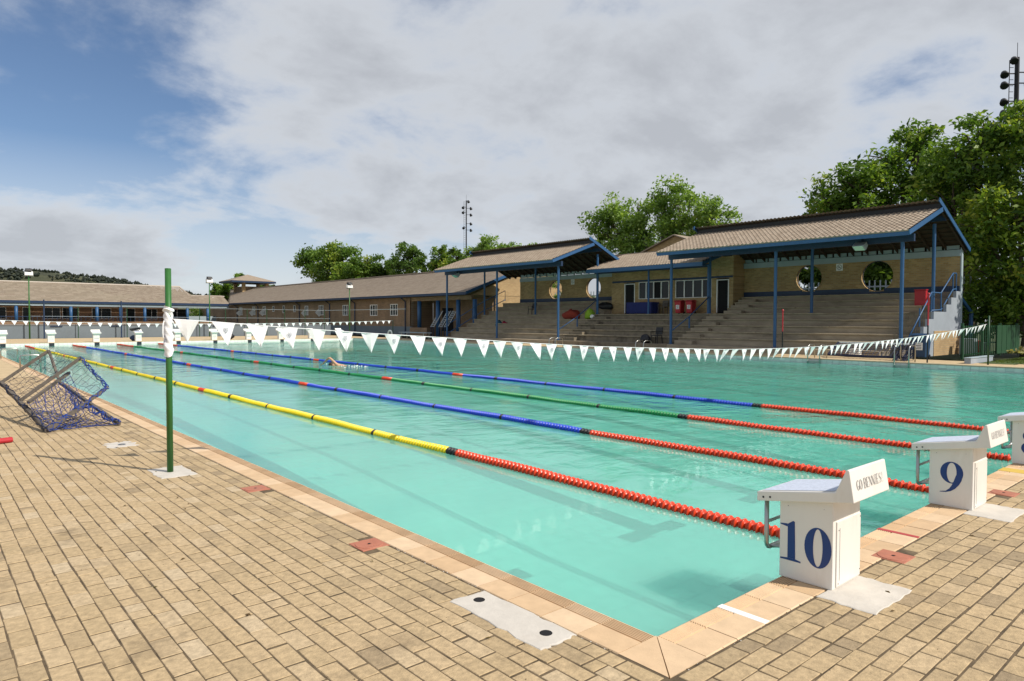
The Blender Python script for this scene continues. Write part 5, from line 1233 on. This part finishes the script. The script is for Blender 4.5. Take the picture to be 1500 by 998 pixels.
tree('broadleaf_tree', 'large fresh green tree with a wide loose crown behind the kiosk', TR['M'], LEAF_B, 30000, .27, 7, ragged=.7)
tree('sapling', 'sparse slender treetop between the big loose tree and the nearer stand', TR['M2'], LEAF_B, 900, .22, 8, ragged=1.)
tree('broadleaf_tree', 'big round-crowned tree above the ridge of the long house', TR['A'], LEAF_A, 26000, .34, 9)
tree('broadleaf_tree', 'smaller tree filling the gap right of the big round crown', TR['A2'], LEAF_D, 7000, .32, 10)
tree('broadleaf_tree', 'dark tree with a knobbly top over the long house ridge', TR['B'], LEAF_D, 6000, .28, 11, ragged=.7)
tree('broadleaf_tree', 'pointed tree left of the thin lattice mast', TR['C'], LEAF_A, 5000, .28, 12, ragged=.8)
tree('broadleaf_tree', 'small tree at the foot of the thin lattice mast', TR['D'], LEAF_D, 2600, .26, 13)
tree('broadleaf_tree', 'light green tree just right of the thin lattice mast', TR['E'], LEAF_B, 5500, .26, 14, ragged=.8)
tree('broadleaf_tree', 'narrow light tree rising over the left end of the farther stand roof', TR['F'], LEAF_B, 2600, .25, 15, ragged=.8)
tree('sapling', 'single small treetop over the middle of the farther stand roof', TR['G'], LEAF_B, 900, .22, 16, ragged=1.)
tree('broadleaf_tree', 'distant tree left of the roof lantern', TR['H'], LEAF_A, 7000, .5, 17)
tree('broadleaf_tree', 'distant small tree right of the roof lantern', TR['I'], LEAF_D, 1800, .4, 18)
tree('shrub', 'leafy bushes seen through the open link between the two brick buildings', [(29,112,1.7,1.7),(32,113,2.0,1.8),(26,112,1.6,1.6),(35,114,1.9,1.7)], LEAF_A, 6000, .3, 19, group=None)
# trees farther back that close the view under the crowns and through the round windows
BK = [(45.5,16.2,4.6,2.9),(46.5,20.3,5.2,2.2),(44.5,7.5,3.5,3.4),(43,2.5,4.2,3.6),(46,22.3,2.6,1.6)]
LAB = ['dark tree filling the round window nearest the stair railing','dark tree half filling the round window behind an inner post','shady tree behind the blue canopy','shady tree at the right picture edge behind the fence','low bush at the bottom of the round window behind an inner post']
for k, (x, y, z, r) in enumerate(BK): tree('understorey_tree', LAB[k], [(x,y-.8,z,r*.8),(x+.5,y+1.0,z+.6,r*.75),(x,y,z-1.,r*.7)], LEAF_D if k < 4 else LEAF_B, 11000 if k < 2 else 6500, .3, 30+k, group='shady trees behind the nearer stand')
tree('shrub', 'low bush with pale yellow leaves on the lawn by the green fence', [(29.6,5.2,.22,.32),(30.3,5.0,.25,.36),(31.0,4.9,.22,.34),(31.6,4.6,.2,.3)], leaf_mat('leaves_pale', [(.16,.15,.05),(.30,.27,.11),(.42,.38,.18)]), 2600, .11, 40, group=None)
tree('shrub', 'shrubs glimpsed through the round windows of the farther stand', [(40,41.5,4.9,.7),(40,40.5,3.2,.8),(40,37.2,3.0,.9),(40,36.4,2.9,.8)], LEAF_B, 2500, .18, 41, group=None)
pl = thing('palisade_fence', 'pale palisade fence glimpsed through the round windows', 'fence', (39.5, 25, 0))
for k in range(110): y = 8+k*.3; MB().box(39.5, 39.53, y, y+.07, 0, 3.9).build('pale', m_pale, pl)
for z in (.4, 3.5): MB().box(39.53, 39.57, 8, 41, z, z+.08).build('cross_rail', m_pale, pl)

# ------------------------------------------------------------------ stadium masts and hill
def mast(x, y, h, r, lab, sc, rows):
    t = thing('floodlight_mast', lab, 'floodlight mast', (x, y, 0), 'stadium floodlight masts')
    q = MB(); q.path([(x,y,0),(x,y,h)], [r,r*.7], 8); q.build('shaft', m_black, t); MB().tube((x,y,h),(x,y,h+1.1*sc), .02*sc, 5).build('lightning_rod', m_black, t)
    d = Vector((.75,-.66,0)); q = MB()
    for k in range(int(h/.45)): q.bar(Vector((x,y,k*.45+.3))-d*r*1.2, Vector((x,y,k*.45+.3))-d*(r*1.2+.3*sc), .035)
    q.tube(Vector((x,y,.3))-d*(r*1.2+.3*sc), Vector((x,y,h-.2))-d*(r*1.2+.3*sc), .03, 4); q.build('ladder', m_black, t, kind='stuff')
    for k, (o, s_) in enumerate(rows):
        z = h-o*sc; p = Vector((x,y,z))+d*s_*sc
        MB().bar((x,y,z),p, .07*sc).build('cross_arm', m_black, t)
        q = MB(); dn = Vector((-.55*(1 if s_ <= 0 else -.2), -.25, -.62)).normalized()
        q.path([p-dn*.25*sc, p-dn*.12*sc, p+dn*.22*sc, p+dn*.30*sc], [.08*sc,.2*sc,.29*sc,.27*sc], 10); lp = q.build('lamp', m_black, t, smooth=True)
        q = MB(); q.path([p+dn*.302*sc, p+dn*.31*sc], [.25*sc,.24*sc], 10); q.build('lens', m_glass, lp)
mast(60, 12.45, 21.3, .22, 'big dark floodlight mast above the trees at the right picture edge', 1.0, [(.15,-.25),(1.2,-.95),(2.0,-.95),(3.25,-.95),(4.1,-.95),(1.1,.8),(1.9,.8),(3.2,.8),(4.1,.8)])
mast(82.4, 110, 25.8, .16, 'thin distant lattice floodlight mast between the treetops', 1.0, [(.2,.4),(1.6,.9),(2.9,.9),(2.4,-.6),(4.7,.9),(6.0,.9),(1.4,-.6),(5.5,-.5)])
rng = np.random.default_rng(3); q = MB(); nx, ny = 90, 26; Z = {}
HL = [(-700,30),(-300,46),(-80,52.3),(12,52.3),(66,51),(90,51.4),(115,50.3),(141,47),(171,44.2),(230,33),(330,16),(430,0)]
def hz(x):
    for a, c in zip(HL, HL[1:]):
        if a[0] <= x <= c[0]: return a[1]+(c[1]-a[1])*(x-a[0])/(c[0]-a[0])
    return 0
xs_ = np.concatenate([np.linspace(-700,-60,20), np.linspace(-40,430,71)])
for i, x in enumerate(xs_):
    for j in range(ny):
        f = j/(ny-1); y = 620+560*f; Z[i, j] = (x, y, max(-1, hz(x)*math.sin(min(1, f*2.0)*PI/2)*(1 if f < .5 else math.cos((f-.5)*PI)**.5 if f < 1 else 0)+rng.normal(0,.5)*min(1, f*3)))
for i in range(len(xs_)-1):
    for j in range(ny-1): q.face([Z[i,j],Z[i+1,j],Z[i+1,j+1],Z[i,j+1]])
q.build('hill', mat('hill_scrub', (.052,.058,.026), .95, var=.55, scale=.02, stain=.8, sscale=.014, scol=(.13,.105,.055)), kind='structure', smooth=True, fix=False)
q = MB(); rnd = random.Random(11)
for k in range(1500):
    x = rnd.uniform(-60, 260); f = rnd.uniform(.12, .52); y = 620+560*f; z = hz(x)*math.sin(min(1, f*2)*PI/2); r = rnd.uniform(1.2, 3.2)
    if z < 4 or (math.sin(x*.05)+math.sin(f*21+x*.02) < -.2 and f < .45): continue
    for m_ in range(3):
        px_, py_, pz_ = x+rnd.uniform(-r,r), y, z+r*.5+rnd.uniform(-.3,.5)*r
        n = 7; ring_ = [(px_+r*.6*math.cos(2*PI*j/n)*rnd.uniform(.7,1.2), py_+r*.6*math.sin(2*PI*j/n), pz_) for j in range(n)]
        top = (px_, py_, pz_+r*.7*rnd.uniform(.6,1.2)); bot = (px_, py_, pz_-r*.8); tn = rnd.random()
        for j in range(n): q.face([ring_[j], ring_[(j+1) % n], top], 0, tn); q.face([ring_[(j+1) % n], ring_[j], bot], 0, tn)
q.build('hill_trees', leaf_mat('hill_leaves', [(.026,.036,.026),(.036,.048,.032),(.05,.06,.038)]), kind='stuff', fix=False)  # tones lifted and cooled to paint distance haze into the leaves
